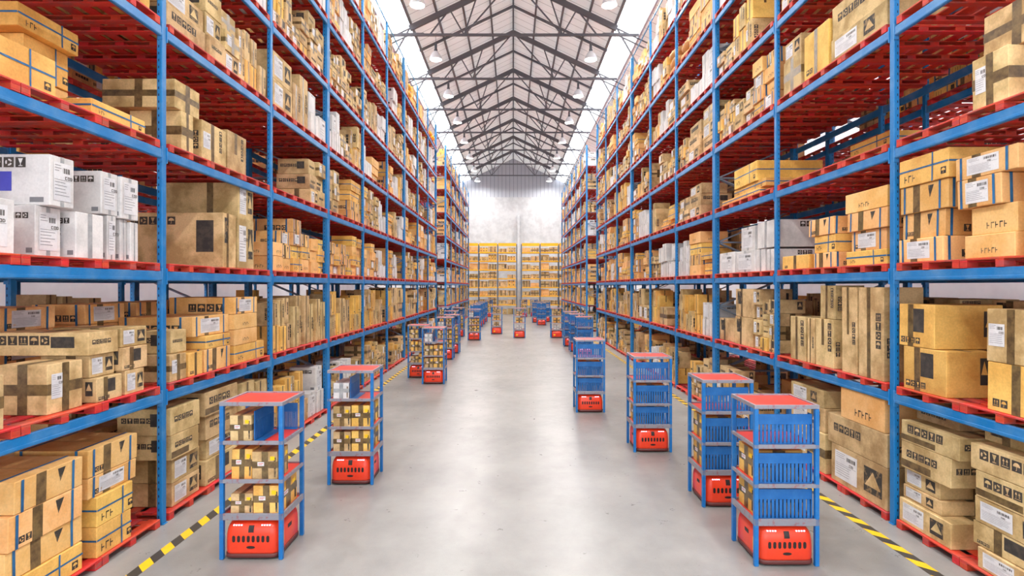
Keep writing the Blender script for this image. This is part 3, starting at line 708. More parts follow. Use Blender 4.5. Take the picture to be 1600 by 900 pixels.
# ---------------------------------------------------------------- pallets as objects
pm = pallet_mesh()
pme = {}
for s in (-1, 1):
    m = MB(); m.v = [(x*s, y, z) for x, y, z in pm.v]; m.f = [tuple(reversed(f)) if s < 0 else f for f in pm.f]; m.m = pm.m; m.sm = pm.sm; m.mats = pm.mats
    pme[s] = (m.mesh('pallet'), m)
pst = MB(); pst.mi('pallet_red')
for i, p in enumerate(PAL):
    if i in PSELSET:
        o = link(pme[p['side']][0], 'pallet', None, (p['x'], p['y'], p['z']))
        wh = 'front' if p['row'] == 0 else 'back'
        tag(o, f"red pallet under the {('front', 'middle', 'rear')[p['pal']]} load, {shelfw(p['tier'])}, {bayw(p['bay'])} bay of {SIDEW[p['side']]} {wh} rack", 'pallet', f"pallets on the {SIDEW[p['side']]} racks")
    else:
        w, d = 1.12, 2.2*p['side']
        for q in range(7): a = q*.315*p['side']; pst.box(p['x']+a, p['x']+a+.2*p['side'], p['y'], p['y']+w, p['z']+.08, p['z']+.112, 'pallet_red')
        for yy in (0, .5, 1.01):
            pst.box(p['x'], p['x']+d, p['y']+yy, p['y']+yy+.11, p['z'], p['z']+.018, 'pallet_red')
            for xx in (0, 1.03, 2.06): pst.box(p['x']+xx*p['side'], p['x']+(xx+.14)*p['side'], p['y']+yy, p['y']+yy+.11, p['z']+.018, p['z']+.08, 'pallet_red')
tag(pst.obj('pallet_mass'), 'remaining red pallets far down and behind on both rack rows', 'pallets', kind='stuff')

# ---------------------------------------------------------------- sacks
def sack_mesh(m, seed):
    b = MB(); k = b.mi(m); r = random.Random(seed); nx, ny = 18, 12; a, c, h = .42, .5, .15
    e = .55
    def sp(v, p): return math.copysign(abs(v)**p, v)
    for j in range(ny+1):
        th = -math.pi/2+math.pi*j/ny
        for i in range(nx):
            ph = 2*math.pi*i/nx
            x = a*sp(math.cos(th), .6)*sp(math.cos(ph), e); y = c*sp(math.cos(th), .6)*sp(math.sin(ph), e); z = h*sp(math.sin(th), .8)
            z *= 1-.25*(abs(x)/a)**3; b.v.append((x+r.uniform(-.01, .01), y+r.uniform(-.01, .01), z+h+r.uniform(0, .006)*(z > -h*.9)))
    for j in range(ny):
        for i in range(nx):
            q = (j*nx+i, j*nx+(i+1) % nx, (j+1)*nx+(i+1) % nx, (j+1)*nx+i); b.f.append(q); b.m.append(k); b.sm.append(True)
    return b.mesh('sack')
SM = {('y', 0): sack_mesh('sack_yellow', 1), ('t', 0): sack_mesh('sack_tan', 2)}
for s in SACKS:
    ky = 'y' if s['side'] < 0 else 't'
    o = link(SM[(ky, 0)], 'sack', None, (s['x'], s['y'], s['z']+.001), R.uniform(-.12, .12))
    tag(o, f"{'yellow' if ky == 'y' else 'tan'} bulging sack, {LAYW[s['l']]} of its heap, {shelfw(s['tier'])}, {bayw(s['bay'])} {SIDEW[s['side']]} bay, {('front', 'middle', 'rear')[s['pal']]} pallet", 'sack', f"sacks high on the {SIDEW[s['side']]} racks")

# ---------------------------------------------------------------- racks
RH = TIER*8
def post_mesh(w, side, holes=True):
    m = MB(); d = .1
    m.cb(0, side*w, 0, d, .012, RH, 'blue_steel', .008)
    m.cb(-side*.02, side*(w+.03), 0.001, d-.001, 0, .012, 'blue_steel', .003)
    if holes:
        z = .1
        while z < RH-.05:
            m.poly([(side*w*.62-.008, -.0015, z), (side*w*.62+.008, -.0015, z), (side*w*.62+.008, -.0015, z+.035), (side*w*.62-.008, -.0015, z+.035)], 'dark_hole')
            z += .1
    return m.mesh('upright')
def beam_mesh(side, top=False):
    m = MB(); L_ = BAY-.1
    if top: m.cb(0, side*.04, 0, L_, 0, .05, 'blue_beam', .004)
    else:
        m.cb(0, side*.05, 0, L_, 0, .14, 'blue_beam', .006)
        m.cb(-side*.006, side*.0, 0.01, L_-.01, .012, .046, 'blue_beam', .002)
        for y in (0, L_-.01): m.cb(-side*.012, side*.06, y-.004, y+.014, -.05, .18, 'blue_beam', .002)
    return m.mesh('beam')
PM = {(s, w): post_mesh(w, s) for s in (-1, 1) for w in (.08, .13)}
BMH = {s: beam_mesh(s) for s in (-1, 1)}; BT = {s: beam_mesh(s, True) for s in (-1, 1)}
def brace_mesh(side):
    m = MB(); x0, x1 = side*.1, side*(DEPTH-.1); z = .25; k = 0
    while z+.9 < RH:
        m.bar((x0, .05, z), (x1, .05, z), .035, 'brace_steel'); a, b = (x0, x1) if k % 2 else (x1, x0)
        m.bar((a, .05, z), (b, .05, z+.88), .035, 'brace_steel'); z += .88; k += 1
    return m.mesh('frame_brace')
BRM = {s: brace_mesh(s) for s in (-1, 1)}
def rack_run(side, row, b0, nb, label, group):
    x = side*(XF[side]+(0 if row == 0 else DEPTH+.85)); y = bay_y(b0)
    t = thing('pallet_rack', label, 'rack', (x, y, 0), group)
    for i in range(nb+1):
        w = .13 if i in (0, nb) else .08
        yy = i*BAY+(0.052 if i == 0 else (-.052 if i == nb else 0))-.05
        link(PM[(side, w)], 'upright', t, (0, yy, 0)); link(PM[(side, w)], 'upright', t, (side*(DEPTH-w), yy, 0))
        if i in (0, nb): link(BRM[side], 'frame_brace', t, (0, yy, 0))
        if i < nb:
            for k in range(1, 8):
                link(BMH[side], 'beam', t, (0, i*BAY+.05, TIER*k))
                link(BMH[-side], 'beam', t, (side*DEPTH, i*BAY+.05, TIER*k))
            link(BT[side], 'top_rail', t, (side*.02, i*BAY+.05, RH-.05))
    return t
RUNS = [(-1, 3, 'first'), (2, 3, 'second'), (5, 3, 'third'), (9.45, 3, 'fourth, past the cross aisle,'), (12.45, 3, 'fifth and last, by the yellow racks,')]
for side in (-1, 1):
    for row in (0, 1):
        for b0, nb, w in RUNS:
            rack_run(side, row, b0, nb, f"blue steel rack {w} of the {SIDEW[side]} {'aisle row' if row == 0 else 'back row'}", f"blue racks on the {SIDEW[side]}")

# yellow racks at the far end
YB = 68.3
def yellow_rack(x0, nb, pitch, label):
    t = thing('pallet_rack', label, 'rack', (x0, YB, 0), 'yellow racks at the far end')
    for i in range(nb+1):
        for yy in (0, 1.1):
            m = MB(); m.cb(-.06, .06, 0, .1, 0, 8.6, 'rack_grey', .008); m.obj('upright', t, (i*pitch, yy, 0))
        m = MB()
        for k in range(9): m.bar((0, .1, .3+k*.9), (0, 1.1, 1.1+k*.9 if k < 8 else 8.2), .05, 'rack_grey')
        m.obj('frame_brace', t, (i*pitch, 0, 0))
    for k in range(1, 9):
        for i in range(nb):
            for yy in (0, 1.1):
                m = MB(); m.cb(.06, pitch-.06, 0, .05, 0, .13 if k < 8 else .3, 'rack_yellow', .005); m.obj('beam', t, (i*pitch, yy, 1.07*k-(.13 if k == 8 else 0)))
            m = MB(); m.cb(.06, pitch-.06, .05, 1.1, .05, .08, 'rack_yellow', .005)
            if k < 8: m.obj('shelf_board', t, (i*pitch, 0, 1.07*k))
yellow_rack(-6.6, 3, 2.34, 'yellow and grey rack of three bays at the far wall, beside the wall column')
yellow_rack(1.0, 3, 2.3, 'yellow and grey rack of three bays at the far wall, behind the far blue bins')
r = random.Random(5)
for x0, nb, pitch in ((-6.6, 3, 2.34), (1.0, 3, 2.3)):
    for i in range(nb):
        for k in range(0, 8):
            z = 1.07*k+(.081 if k else .0)
            x = x0+i*pitch+.12
            for half in range(2):
                wdt = (pitch-.3)/2; xs = x+half*(wdt+.05); n = r.choice((1, 2, 3)); st = r.choice('QLKKTNLF')
                rows = 1 if n == 1 else r.choice((1, 2))
                hh = r.uniform(.5, .88 if k < 7 else .78)/rows
                if r.random() < .06: continue
                for a in range(n):
                    for c in range(rows):
                        b = dict(side=1, x0=xs+a*wdt/n, x1=xs+(a+1)*wdt/n-.02, y0=YB+.3, y1=YB+1.05, z0=z+c*(hh+.001), z1=z+c*(hh+.001)+hh, style=st, seed=r.randrange(9999))
                        carton(b, {'body': stuffmb, 'tape': stuffmb, 'strap': stuffmb, 'label': stuffmb}, 3)
tag(stuffmb.obj('carton_mass'), 'remaining cartons stacked deeper and farther along all the racks', 'boxes', kind='stuff')

# ---------------------------------------------------------------- pods and robots
PW, PD = .80, .74
LEV = (.50, .965, 1.45, 1.94)
def tray_meshes(thick):
    a = MB(); a.cb(-PW/2+.02, PW/2-.02, .02, PD-.02, thick*.35, thick*.6, 'tray_red', .003)
    b = MB(); h = thick
    b.cb(-PW/2, PW/2, 0, .025, 0, h, 'rim_steel', .003); b.cb(-PW/2, PW/2, PD-.025, PD, 0, h, 'rim_steel', .003)
    b.cb(-PW/2, -PW/2+.025, .025, PD-.025, 0, h, 'rim_steel', .003); b.cb(PW/2-.025, PW/2, .025, PD-.025, 0, h, 'rim_steel', .003)
    return a.mesh('shelf'), b.mesh('shelf_rim')
TR = [tray_meshes(.085), tray_meshes(.05)]
lg = MB(); lg.cb(-.026, .026, -.026, .026, .0, 1.94, 'pod_blue', .005); lg = lg.mesh('leg')
def bin_mesh(w, h, ret=True, foot=.12):
    """blue slotted divider: upright slotted panel with a foot plate and short returns"""
    m = MB(); t = .012; sl = h*.60; lo = h*.06; n = 14
    m.cb(-w/2, w/2, 0, t, sl+lo, h, 'bin_blue', .004); m.cb(-w/2, w/2, 0, t, 0, lo, 'bin_blue', .003)
    p = w/n
    for i in range(n+1):
        x = -w/2+i*p; a, b = max(-w/2, x-p*.34), min(w/2, x+p*.34); m.box(a, b, .001, t-.001, lo, sl+lo, 'bin_blue')
    m.cb(-w/2, w/2, t, foot, 0, .01, 'bin_blue', .003)
    if ret:
        for s in (-1, 1): m.cb(s*w/2, s*(w/2-.012), t, .10, .0, h, 'bin_blue', .003)
    return m.mesh('slotted_divider')
BIN = {'R': bin_mesh(.685, .385), 'side': bin_mesh(.57, .385, False), 'half': bin_mesh(.28, .36, False, .035)}

def rrect(hx, hy, r, n=6):
    pts = []
    for cx, cy, a0 in ((hx-r, hy-r, 0), (-hx+r, hy-r, math.pi/2), (-hx+r, -hy+r, math.pi), (hx-r, -hy+r, 1.5*math.pi)):
        for i in range(n+1): a = a0+math.pi/2*i/n; pts.append((cx+r*math.cos(a), cy+r*math.sin(a)))
    return pts
def loft(m, rings, mt, cap=True):
    base = len(m.v); k = m.mi(mt); n = len(rings[0])
    for rg in rings: m.v.extend(rg)
    for j in range(len(rings)-1):
        for i in range(n): a = base+j*n+i; b = base+j*n+(i+1) % n; m.f.append((a, b, b+n, a+n)); m.m.append(k); m.sm.append(True)
    if cap: m.f.append(tuple(base+(len(rings)-1)*n+i for i in range(n))); m.m.append(k); m.sm.append(False); m.f.append(tuple(base+i for i in reversed(range(n)))); m.m.append(k); m.sm.append(False)
RWX, RWY = .345, .37
PROF = [(.075, .985), (.10, 1.), (.22, 1.), (.32, .99), (.375, .965), (.415, .925), (.445, .87), (.462, .80), (.468, .70)]
def robot_parts():
    P = {}
    m = MB(); loft(m, [[(x, y, z) for x, y in rrect(RWX*s, RWY*s, .11*s)] for z, s in PROF], 'robot_red'); P['body'] = m.mesh('robot_body')
    m = MB(); loft(m, [[(x, y, z) for x, y in rrect(RWX*s, RWY*s, .11)] for z, s in ((.02, .97), (.03, 1.01), (.068, 1.015), (.078, .985))], 'bumper'); P['bumper'] = m.mesh('bumper')
    m = MB()
    for sx in (-1, 1):
        for sy in (-1, 1):
            k = len(m.v); base = MB(); base.lathe([(.001, -.02), (.06, -.02), (.06, .02), (.001, .02)], 'robot_black', 14)
            m.mi('robot_black')
            for x, y, z in base.v: m.v.append((sx*.18+z, sy*.22+x, .06+y))
            for f in base.f: m.f.append(tuple(k+i for i in f)); m.m.append(0); m.sm.append(True)
    P['wheels'] = m.mesh('wheel')
    # slots on the front
    m = MB(); yf = -RWY-.0015
    for i in range(8):
        cx = -.215+i*.0615; pts = []
        for a in range(12):
            t = math.pi*a/11; pts.append((cx+.019*math.cos(t), .285+.022*math.sin(t)))
        for a in range(12):
            t = math.pi+math.pi*a/11; pts.append((cx+.019*math.cos(t), .245+.022*math.sin(t)))
        m.poly([(x, -RWY*(1-.005*max(0, (z-.22)/.1)) - .003, z) for x, z in pts], 'robot_black')
    P['vents'] = m.mesh('vent_slot')
    m = MB(); pts = circ(0, 0, 1, 20)
    m.poly([(.055*x if abs(x) < 1 else .055*x, -RWY-.003, .16+.018*z) for x, z in pts], 'robot_black'); P['port'] = m.mesh('charging_port')
    # sensor window on the sloped brow
    def yat(z):
        for (z0, s0), (z1, s1) in zip(PROF, PROF[1:]):
            if z0 <= z <= z1: return -RWY*(s0+(s1-s0)*(z-z0)/(z1-z0))
        return -RWY
    m = MB(); zs = (.345, .375, .40, .425)
    for a, b in zip(zs, zs[1:]): m.poly([(-.034, yat(a)-.006, a), (.034, yat(a)-.006, a), (.034, yat(b)-.006, b), (-.034, yat(b)-.006, b)], 'robot_black')
    m.cb(-.04, .04, yat(.345)-.008, yat(.345)+.0, .335, .345, 'robot_red', .002)
    P['window'] = m.mesh('sensor_window')
    m = MB()
    for sx in (-1, 1):
        for i in range(4):
            x = sx*(.13+i*.032); z = .425; m.cb(x-.009, x+.009, yat(z)-.007, yat(z)+.01, z-.006, z+.008, 'led', .002)
    P['led'] = m.mesh('led')
    m = MB()
    for s in (-1, 1):
        x = s*(RWX+.0025); m.poly([(x, -.25*1, .13), (x, -.19, .13), (x, -.19, .30), (x, -.25, .30)][::s], 'yellow_sticker')
    P['sticker'] = m.mesh('warning_sticker')
    m = MB()
    for s in (-1, 1):
        x = s*(RWX*.992+.003); m.poly([(x, -.06, .27), (x, .06, .27), (x, .06, .32), (x, -.06, .32)][::s], 'robot_black')
    P['grip'] = m.mesh('side_grip')
    m = MB(); m.poly([(.10, RWY+.003, .17), (.22, RWY+.003, .17), (.22, RWY+.003, .25), (.10, RWY+.003, .25)][::-1], 'yellow_sticker'); P['rearlabel'] = m.mesh('rear_sticker')
    return P
RP = robot_parts()
def robot(x, y, label, group, flip=False):
    t = thing('warehouse_robot', label, 'robot', (x, y, 0), group, math.pi if flip else 0)
    for k, n in (('body', 'robot_body'), ('bumper', 'bumper'), ('wheels', 'wheels'), ('vents', 'vent_slots'), ('port', 'charging_port'), ('window', 'sensor_window'), ('led', 'led_lights'), ('sticker', 'warning_sticker'), ('grip', 'side_grip'), ('rearlabel', 'rear_sticker')):
        link(RP[k], n, t)
def pod_box(x0, x1, y0, y1, z0, z1, style, label, sticker=True, seed=1):
    c = Vector(((x0+x1)/2, (y0+y1)/2, z0)); r = random.Random(seed)
    b = dict(side=-1, x0=x0, x1=x1, y0=y0, y1=y1, z0=z0, z1=z1, style='', seed=seed)
    cs = [p-c for p in corners(b)]
    body, tp, lb, stk = MB(), MB(), MB(), MB()
    bm = {'k': 'kraft', 'o': 'ochre', 'w': 'white_card'}[style]; body.cbox(cs, bm, .004)
    Cm = Face(cs[0], cs[1], cs[5], cs[4]); A = Face(cs[1], cs[3], cs[7], cs[5]); Lf = Face(cs[2], cs[0], cs[4], cs[6]); T = Face(cs[4], cs[5], cs[7], cs[6])
    tm = 'grey_tape' if style == 'w' else 'tape'
    for f in (Cm, A, Lf):
        f.rect(tp, 0, f.h*.42, f.w, f.h*.66, tm, 1)
        f.rect(tp, f.w*.38, 0, f.w*.64, f.h, tm, 1.6)
        f.rect(body, f.w*.86, f.h*.1, f.w*.94, f.h*.8, 'ink_worn', .5)
    T.rect(tp, T.w*.4, 0, T.w*.6, T.h, tm, 1)
    o = body.obj('carton', None, c); tag(o, label, 'box', 'cartons carried on the mobile shelves')
    tp.obj('packing_tape', o)
    if sticker:
        for f in (Cm, A if c.x < 0 else Lf):
            stk, lb = MB(), MB()
            f.rect(stk, f.w*.72, f.h*.70, f.w*.90, f.h*.84, 'yellow_sticker', 3)
            f.rect(lb, f.w*.22, f.h*.50, f.w*.48, f.h*.64, 'paper', 3)
            f.rect(lb, f.w*.25, f.h*.58, f.w*.45, f.h*.60, 'red_print', 4); f.rect(lb, f.w*.25, f.h*.54, f.w*.40, f.h*.555, 'red_print', 4)
            lb.obj('shipping_label', o); stk.obj('yellow_sticker', o)
    return o
def ground_word(j): return ORD[j]
cl = sorted([p for p in PODS if p[0] < -1.8], key=lambda p: p[1]); cr = sorted([p for p in PODS if p[0] > 1.8], key=lambda p: p[1]); cm = sorted([p for p in PODS if -1.8 <= p[0] <= 1.8], key=lambda p: p[1])
def which(p):
    for L_, nm in ((cl, 'left-side line'), (cr, 'right-side line'), (cm, 'middle of the aisle')):
        if p in L_: return f"{ORD[L_.index(p)]} {'in' if L_ is cm else 'of the'} {nm}" if L_ is not cm else f"{ORD[cm.index(p)]} in the aisle middle"
for pi, p in enumerate(PODS):
    x, y, kind = p; w = which(p)
    desc = {'L': 'with cartons and divider', 'L2': 'with cartons and divider', 'M': 'with single cartons', 'R': 'with blue dividers in front'}[kind]
    t = thing('mobile_shelf', f"blue and red mobile shelf {desc}, {w}", 'shelf', (x, y, 0), 'mobile shelves lined up along the aisle')
    for lx in (-PW/2+.026, PW/2-.026):
        for ly in (.026, PD-.026): link(lg, 'leg', t, (lx, ly, 0))
    for li, z in enumerate(LEV):
        a, b = TR[0 if li == 0 else 1]; s = link(a, 'shelf', t, (0, 0, z)); link(b, 'shelf_rim', s)
    robot(x, y+PD/2, f"red robot under the mobile shelf {w}", 'robots under the mobile shelves', kind == 'M')
    zt = [LEV[0]+.052, LEV[1]+.031, LEV[2]+.031]
    ln = ('lowest', 'middle', 'upper')
    if kind == 'R':
        for k in range(3):
            o = link(BIN['R'], 'slotted_divider', None, (x, y+.058, zt[k]))
            tag(o, f"blue slotted divider, {ln[k]} tray, mobile shelf {w}", 'divider', 'slotted dividers on the mobile shelves')
            if k < 2: pod_box(x-.32, x+.30, y+.21, y+.68, zt[k], zt[k]+.37, 'o', f"ochre carton behind divider, {ln[k]} tray, mobile shelf {w}", True, pi*10+k)
    elif kind == 'L':
        pod_box(x-.285, x-.005, y+.06, y+.44, zt[0], zt[0]+.26, 'k', f"low kraft carton, lowest tray, mobile shelf {w}", True, pi*10)
        pod_box(x+.015, x+.34, y+.04, y+.62, zt[0], zt[0]+.37, 'o', f"tall ochre carton, lowest tray, mobile shelf {w}", True, pi*10+1)
        pod_box(x-.28, x-.02, y+.07, y+.60, zt[1], zt[1]+.38, 'o', f"ochre carton, middle tray, mobile shelf {w}", True, pi*10+2)
        pod_box(x+.0, x+.32, y+.04, y+.38, zt[1], zt[1]+.355, 'k', f"kraft carton, middle tray, mobile shelf {w}", True, pi*10+3)
        pod_box(x-.28, x-.01, y+.04, y+.60, zt[2], zt[2]+.33, 'k', f"kraft carton, upper tray, mobile shelf {w}", True, pi*10+4)
        o = link(BIN['side'], 'slotted_divider', None, (x+.0, y+.345, zt[2]), math.pi/2); o.location.x = x+.012; o.rotation_euler.z = -math.pi/2
        tag(o, f"blue slotted divider beside carton, upper tray, mobile shelf {w}", 'divider', 'slotted dividers on the mobile shelves')
        o = link(BIN['half'], 'slotted_divider', None, (x+.19, y+PD-.058, zt[2]), math.pi); 
        tag(o, f"short blue slotted divider at the back, upper tray, mobile shelf {w}", 'divider', 'slotted dividers on the mobile shelves')
    elif kind == 'L2':
        for k in range(2):
            pod_box(x-.31, x-.01, y+.05, y+.6, zt[k], zt[k]+.36, 'k', f"kraft carton, {ln[k]} tray, mobile shelf {w}", True, pi*10+k)
            pod_box(x+.01, x+.33, y+.05, y+.66, zt[k], zt[k]+.375, 'o', f"ochre carton, {ln[k]} tray, mobile shelf {w}", True, pi*10+2+k)
        pod_box(x-.31, x-.04, y+.05, y+.6, zt[2], zt[2]+.28, 'w', f"white carton, upper tray, mobile shelf {w}", False, pi*10+5)
        o = link(BIN['side'], 'slotted_divider', None, (x-.02, y+.345, zt[2])); o.rotation_euler.z = -math.pi/2
        tag(o, f"blue slotted divider beside white carton, upper tray, mobile shelf {w}", 'divider', 'slotted dividers on the mobile shelves')
    else:
        pod_box(x-.22, x+.2, y+.1, y+.6, zt[1], zt[1]+.33, 'o', f"ochre carton, middle tray, mobile shelf {w}", False, pi*10)
        pod_box(x-.2, x+.16, y+.1, y+.6, zt[0], zt[0]+.30, 'w' if x > 0 else 'k', f"{'white' if x > 0 else 'kraft'} carton, lowest tray, mobile shelf {w}", False, pi*10+1)
        pod_box(x-.2, x+.2, y+.1, y+.6, zt[2], zt[2]+.28, 'k', f"kraft carton, upper tray, mobile shelf {w}", False, pi*10+2)

# ---------------------------------------------------------------- building
YN, YFAR = -14., 75.5
XW = 15.2
RIDGE = H+17.3; SL = .478
def roof_z(x): return RIDGE-SL*abs(x)
SX0, SX1 = 5.70, 7.02
def struct(mb, name): o = mb.obj(name); o['kind'] = 'structure'; return o
m = MB(); m.poly([(-XW, YN, 0), (XW, YN, 0), (XW, YFAR, 0), (-XW, YFAR, 0)], 'floor'); struct(m, 'floor')
m = MB()
for s in (-1, 1):
    for a, b in ((0, SX0), (SX1, XW)):
        z0, z1 = roof_z(a), roof_z(b)
        m.poly([(s*a, YN, z0), (s*b, YN, z1), (s*b, YFAR, z1), (s*a, YFAR, z0)][::s], 'roof_sheet')
struct(m, 'ceiling')
for n, s in ((1, -1), (2, 1)):
    m = MB(); z0, z1 = roof_z(SX0)+.02, roof_z(SX1)+.02
    m.poly([(s*SX0, YN, z0), (s*SX1, YN, z1), (s*SX1, YFAR, z1), (s*SX0, YFAR, z0)], 'pane'); w_ = struct(m, f'window_{n}')
    m = MB()
    for x in (SX0, SX1): m.bar((s*x, YN, roof_z(x)-.02), (s*x, YFAR, roof_z(x)-.02), .10, 'frame_alu')
    y = YN+1
    while y < YFAR: m.bar((s*SX0, y, z0), (s*SX1, y, z1), .025, 'frame_alu'); y += 3.24
    m.obj('window_frame', w_)
ze = roof_z(XW)
m = MB()
zc = 15.5; xc = (RIDGE-zc)/SL
m.poly([(-XW, YFAR, 0), (XW, YFAR, 0), (XW, YFAR, ze), (xc, YFAR, zc), (-xc, YFAR, zc), (-XW, YFAR, ze)], 'wall_concrete')
m.poly([(-xc, YFAR, zc), (xc, YFAR, zc), (0, YFAR, RIDGE)], 'wall_sheet')
struct(m, 'wall_far')
GX, GZ0, GZ1 = 12.0, .6, 9.5          # unseen glazed front added behind the camera as fill light
m = MB(); m.box(-XW, XW, YN-.2, YN, 0, GZ0, 'wall_white'); m.box(-XW, -GX, YN-.2, YN, GZ0, GZ1, 'wall_white'); m.box(GX, XW, YN-.2, YN, GZ0, GZ1, 'wall_white')
m.poly([(XW, YN, GZ1), (-XW, YN, GZ1), (-XW, YN, ze), (0, YN, RIDGE), (XW, YN, ze)], 'wall_white'); struct(m, 'wall_near')
m = MB(); m.poly([(GX, YN-.1, GZ0), (-GX, YN-.1, GZ0), (-GX, YN-.1, GZ1), (GX, YN-.1, GZ1)], 'pane'); w_ = struct(m, 'window_3')
m = MB()
for i in range(13): m.bar((-GX+2*i, YN-.1, GZ0), (-GX+2*i, YN-.1, GZ1), .08, 'frame_alu')
for z in (GZ0, 3.5, 6.5, GZ1): m.bar((-GX, YN-.1, z), (GX, YN-.1, z), .08, 'frame_alu')
m.obj('window_frame', w_)
for s, nm in ((-1, 'wall_left'), (1, 'wall_right')):
    m = MB(); m.box(s*XW, s*(XW+.2), YN, YFAR, 0, ze+.05, 'wall_white'); struct(m, nm)
# wall column between the yellow racks
m = MB(); m.cb(.55, .87, YFAR-.4, YFAR, 0, 13., 'wall_concrete', .02); struct(m, 'trim_1')

# trusses
TY = [24.12+6.48*i for i in range(8)]
ZC = H+13.8
def truss(y, n):
    t = thing('roof_truss', f"grey steel roof truss, {ORD[n]} from the camera, spanning under the ridge", 'truss', (0, y, 0), 'roof trusses')
    d = .42
    for s in (-1, 1):
        m = MB(); m.bar((0, 0, RIDGE-d), (s*SX0, 0, roof_z(SX0)-d), .14, 'truss_steel', .30); m.obj('rafter', t)
        m = MB(); m.bar((s*SX0, 0, roof_z(SX0)-d), (s*XW, 0, roof_z(XW)-d), .06, 'truss_steel', .06); m.bar((s*SX0, 0, roof_z(SX0)-d-.35), (s*XW, 0, roof_z(XW)-d-.35), .06, 'truss_steel', .06); m.obj('outer_rafter', t)
        for a, b in (((0, ZC), (1.9, roof_z(1.9)-d)), ((1.9, roof_z(1.9)-d), (3.1, ZC)), ((3.1, ZC), (4.4, roof_z(4.4)-d)), ((4.4, roof_z(4.4)-d), (5.5, ZC))) if False else (((0, RIDGE-d), (2.7, ZC)), ((2.7, ZC), (3.5, roof_z(3.5)-d)), ((3.5, roof_z(3.5)-d), (4.6, ZC)), ((2.7, ZC), (2.0, roof_z(2.0)-d)), ((SX0, roof_z(SX0)-d), (7.4, 14.6))):
            m = MB(); m.bar((s*a[0], 0, a[1]), (s*b[0], 0, b[1]), .07, 'truss_steel'); m.obj('web_strut', t)
    m = MB(); m.bar((-6.9, 0, ZC), (6.9, 0, ZC), .1, 'truss_steel', .13); m.obj('bottom_chord', t)
    m = MB(); m.bar((0, 0, ZC), (0, 0, RIDGE-d), .07, 'truss_steel'); m.obj('king_post', t)
    m = MB(); m.cb(-4.9, -6.2, -.06, .06, ZC-.03, ZC+.1, 'truss_steel'); m.cb(4.9, 6.2, -.06, .06, ZC-.03, ZC+.1, 'truss_steel'); m.obj('gusset', t)
for n, y in enumerate(TY): truss(y, n)
for n, y in enumerate([y+3.24 for y in TY[:-1]]):
    t = thing('roof_rafter', f"thin grey rafter pair between trusses {ORD[n]} from the camera", 'rafter', (0, y, 0), 'thin rafters')
    for s in (-1, 1):
        m = MB(); m.bar((0, 0, RIDGE-.28), (s*SX0, 0, roof_z(SX0)-.28), .09, 'truss_steel', .14); m.obj('rafter', t)
        m = MB(); m.bar((s*2.0, 0, roof_z(2.0)-.28), (s*2.9, -3.0, ZC+.4), .05, 'truss_steel'); m.obj('brace', t)
for n, x in enumerate((-SX0+.05, -4.23, -2.85, -1.35, 0, 1.35, 2.85, 4.23, SX0-.05)):
    m = MB(); z = roof_z(x)-.12; m.bar((x, YN, z), (x, YFAR, z), .10, 'purlin_steel', .18)
    o = m.obj('purlin'); tag(o, f"long grey roof purlin, {ORD[n]} across from the left-side skylight", 'purlin', 'roof purlins')

# hazard tape on the floor
for s, x, nm in ((-1, -4.55, 'left-side'), (1, 5.06, 'right-side')):
    m = MB(); m.box(-.075, .075, 0, 58, 0, .002, 'hazard')
    o = m.obj('floor_tape', None, (x, 4.0, .0005)); tag(o, f"black and yellow striped floor tape along the {nm} racks", 'floor tape')

# pendant lamps
sh = MB(); sh.lathe([(.36, .03), (.385, 0), (.37, .06), (.335, .2), (.25, .36), (.15, .47), (.095, .52)], 'lamp_white', 28); sh.lathe([(.35, .035), (.33, .19), (.245, .34), (.12, .45)], 'lamp_white', 28); sh = sh.mesh('shade')
cp = MB(); cp.lathe([(.0, .5), (.10, .5), (.105, .62), (.07, .70), (.08, .72), (.08, .95), (.03, 1.0), (.0, 1.0)], 'lamp_cap', 18); cp = cp.mesh('lamp_cap')
ln_ = MB(); ln_.lathe([(.0, .075), (.2, .07), (.338, .05)], 'lens', 28); ln_ = ln_.mesh('lens')
LH = H+13.6
k = 0
for i in range(-7, 7):
    y = 33.5+6.48*i
    for s in (-1, 1):
        t = thing('pendant_lamp', f"white high-bay pendant lamp, {ORD[i+7]} along the {SIDEW[s]} lamp row", 'lamp', (s*4.66, y, LH), 'pendant lamps under the roof')
        link(sh, 'lamp_shade', t); link(cp, 'lamp_cap', t); link(ln_, 'lens', t)
        m = MB(); m.bar((0, 0, .98), (0, 0, roof_z(4.66)-LH-.01), .025, 'lamp_cap'); m.obj('rod', t)
        ld = bpy.data.lights.new('lamp_light', 'AREA'); ld.shape = 'DISK'; ld.size = .64; ld.energy = 400; ld.color = (1, .97, .93)
        lo = bpy.data.objects.new('lamp_light', ld); col.objects.link(lo); lo.parent = t; lo.location = (0, 0, .03)

for i in range(8):  # lamps added over the hidden back aisles to brighten side walls and rear racks
    for s in (-1, 1):
        x = s*13.0; z = 12.6; t = thing('pendant_lamp', f"white high-bay pendant lamp, {ORD[i]} over the {SIDEW[s]} back aisle", 'lamp', (x, 3+9.4*i, z), 'pendant lamps over the back aisles')
        link(sh, 'lamp_shade', t); link(cp, 'lamp_cap', t); link(ln_, 'lens', t)
        m = MB(); m.bar((0, 0, .98), (0, 0, roof_z(x)-z-.01), .025, 'lamp_cap'); m.obj('rod', t)
        ld = bpy.data.lights.new('lamp_light', 'AREA'); ld.shape = 'DISK'; ld.size = .64; ld.energy = 480; ld.color = (1, .97, .93)
        lo = bpy.data.objects.new('lamp_light', ld); col.objects.link(lo); lo.parent = t; lo.location = (0, 0, .03)

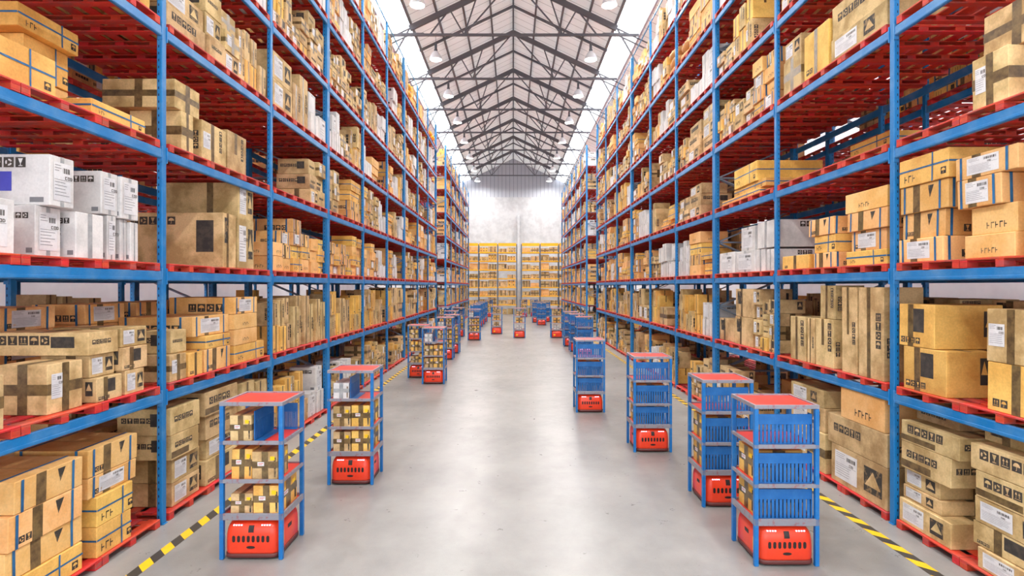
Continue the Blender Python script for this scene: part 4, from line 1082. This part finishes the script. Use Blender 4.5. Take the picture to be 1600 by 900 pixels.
# ---------------------------------------------------------------- daylight
w = bpy.data.worlds.new('World'); sc.world = w; w.use_nodes = True
bg = w.node_tree.nodes['Background']; bg.inputs['Color'].default_value = (.93, .96, 1, 1); bg.inputs['Strength'].default_value = 3.4
for s in (-1, 1):
    ld = bpy.data.lights.new('skylight_portal', 'AREA'); ld.shape = 'RECTANGLE'; ld.size = math.hypot(SX1-SX0, SL*(SX1-SX0)); ld.size_y = YFAR-YN
    ld.cycles.is_portal = True
    lo = bpy.data.objects.new('skylight_portal', ld); col.objects.link(lo)
    lo.location = (s*(SX0+SX1)/2, (YN+YFAR)/2, (roof_z(SX0)+roof_z(SX1))/2+.05); lo.rotation_euler = (0, s*math.atan(SL), 0)

ld = bpy.data.lights.new('window_portal', 'AREA'); ld.shape = 'RECTANGLE'; ld.size = 2*GX; ld.size_y = GZ1-GZ0; ld.cycles.is_portal = True  # portal for the added fill glazing
lo = bpy.data.objects.new('window_portal', ld); col.objects.link(lo); lo.location = (0, YN-.15, (GZ0+GZ1)/2); lo.rotation_euler = (math.pi/2, 0, math.pi); lo.rotation_euler = (-math.pi/2, 0, math.pi)
cam = bpy.data.cameras.new('camera'); co = bpy.data.objects.new('camera', cam); col.objects.link(co); sc.camera = co
co.location = (0, 0, H); co.rotation_euler = (math.pi/2, 0, 0); cam.sensor_width = 36; cam.lens = F/1600*36
cam.shift_x = -(VX-800)/1600; cam.shift_y = (VY-450)/1600; cam.clip_end = 300
sc.view_settings.view_transform = 'Standard'; sc.view_settings.look = 'None'; sc.view_settings.gamma = 1; sc.view_settings.use_curve_mapping = False
sc.view_settings.exposure = 0.37
sc.cycles.use_denoising = True
sc.cycles.max_bounces = 8; sc.cycles.diffuse_bounces = 5; sc.cycles.glossy_bounces = 3; sc.cycles.transparent_max_bounces = 6
sc.cycles.sample_clamp_indirect = 8
print('CARTONS', len(CART), 'visible', sum(1 for k in VIS if k[0] == 'c'), 'smallest chosen', cand[:232][-1][0], 'dups', [k for k, v in LABELS.items() if len(v) > 1][:8], len([1 for k, v in LABELS.items() if len(v) > 1]), 'long', [k for k in LABELS if len(k.split()) > 16][:6])
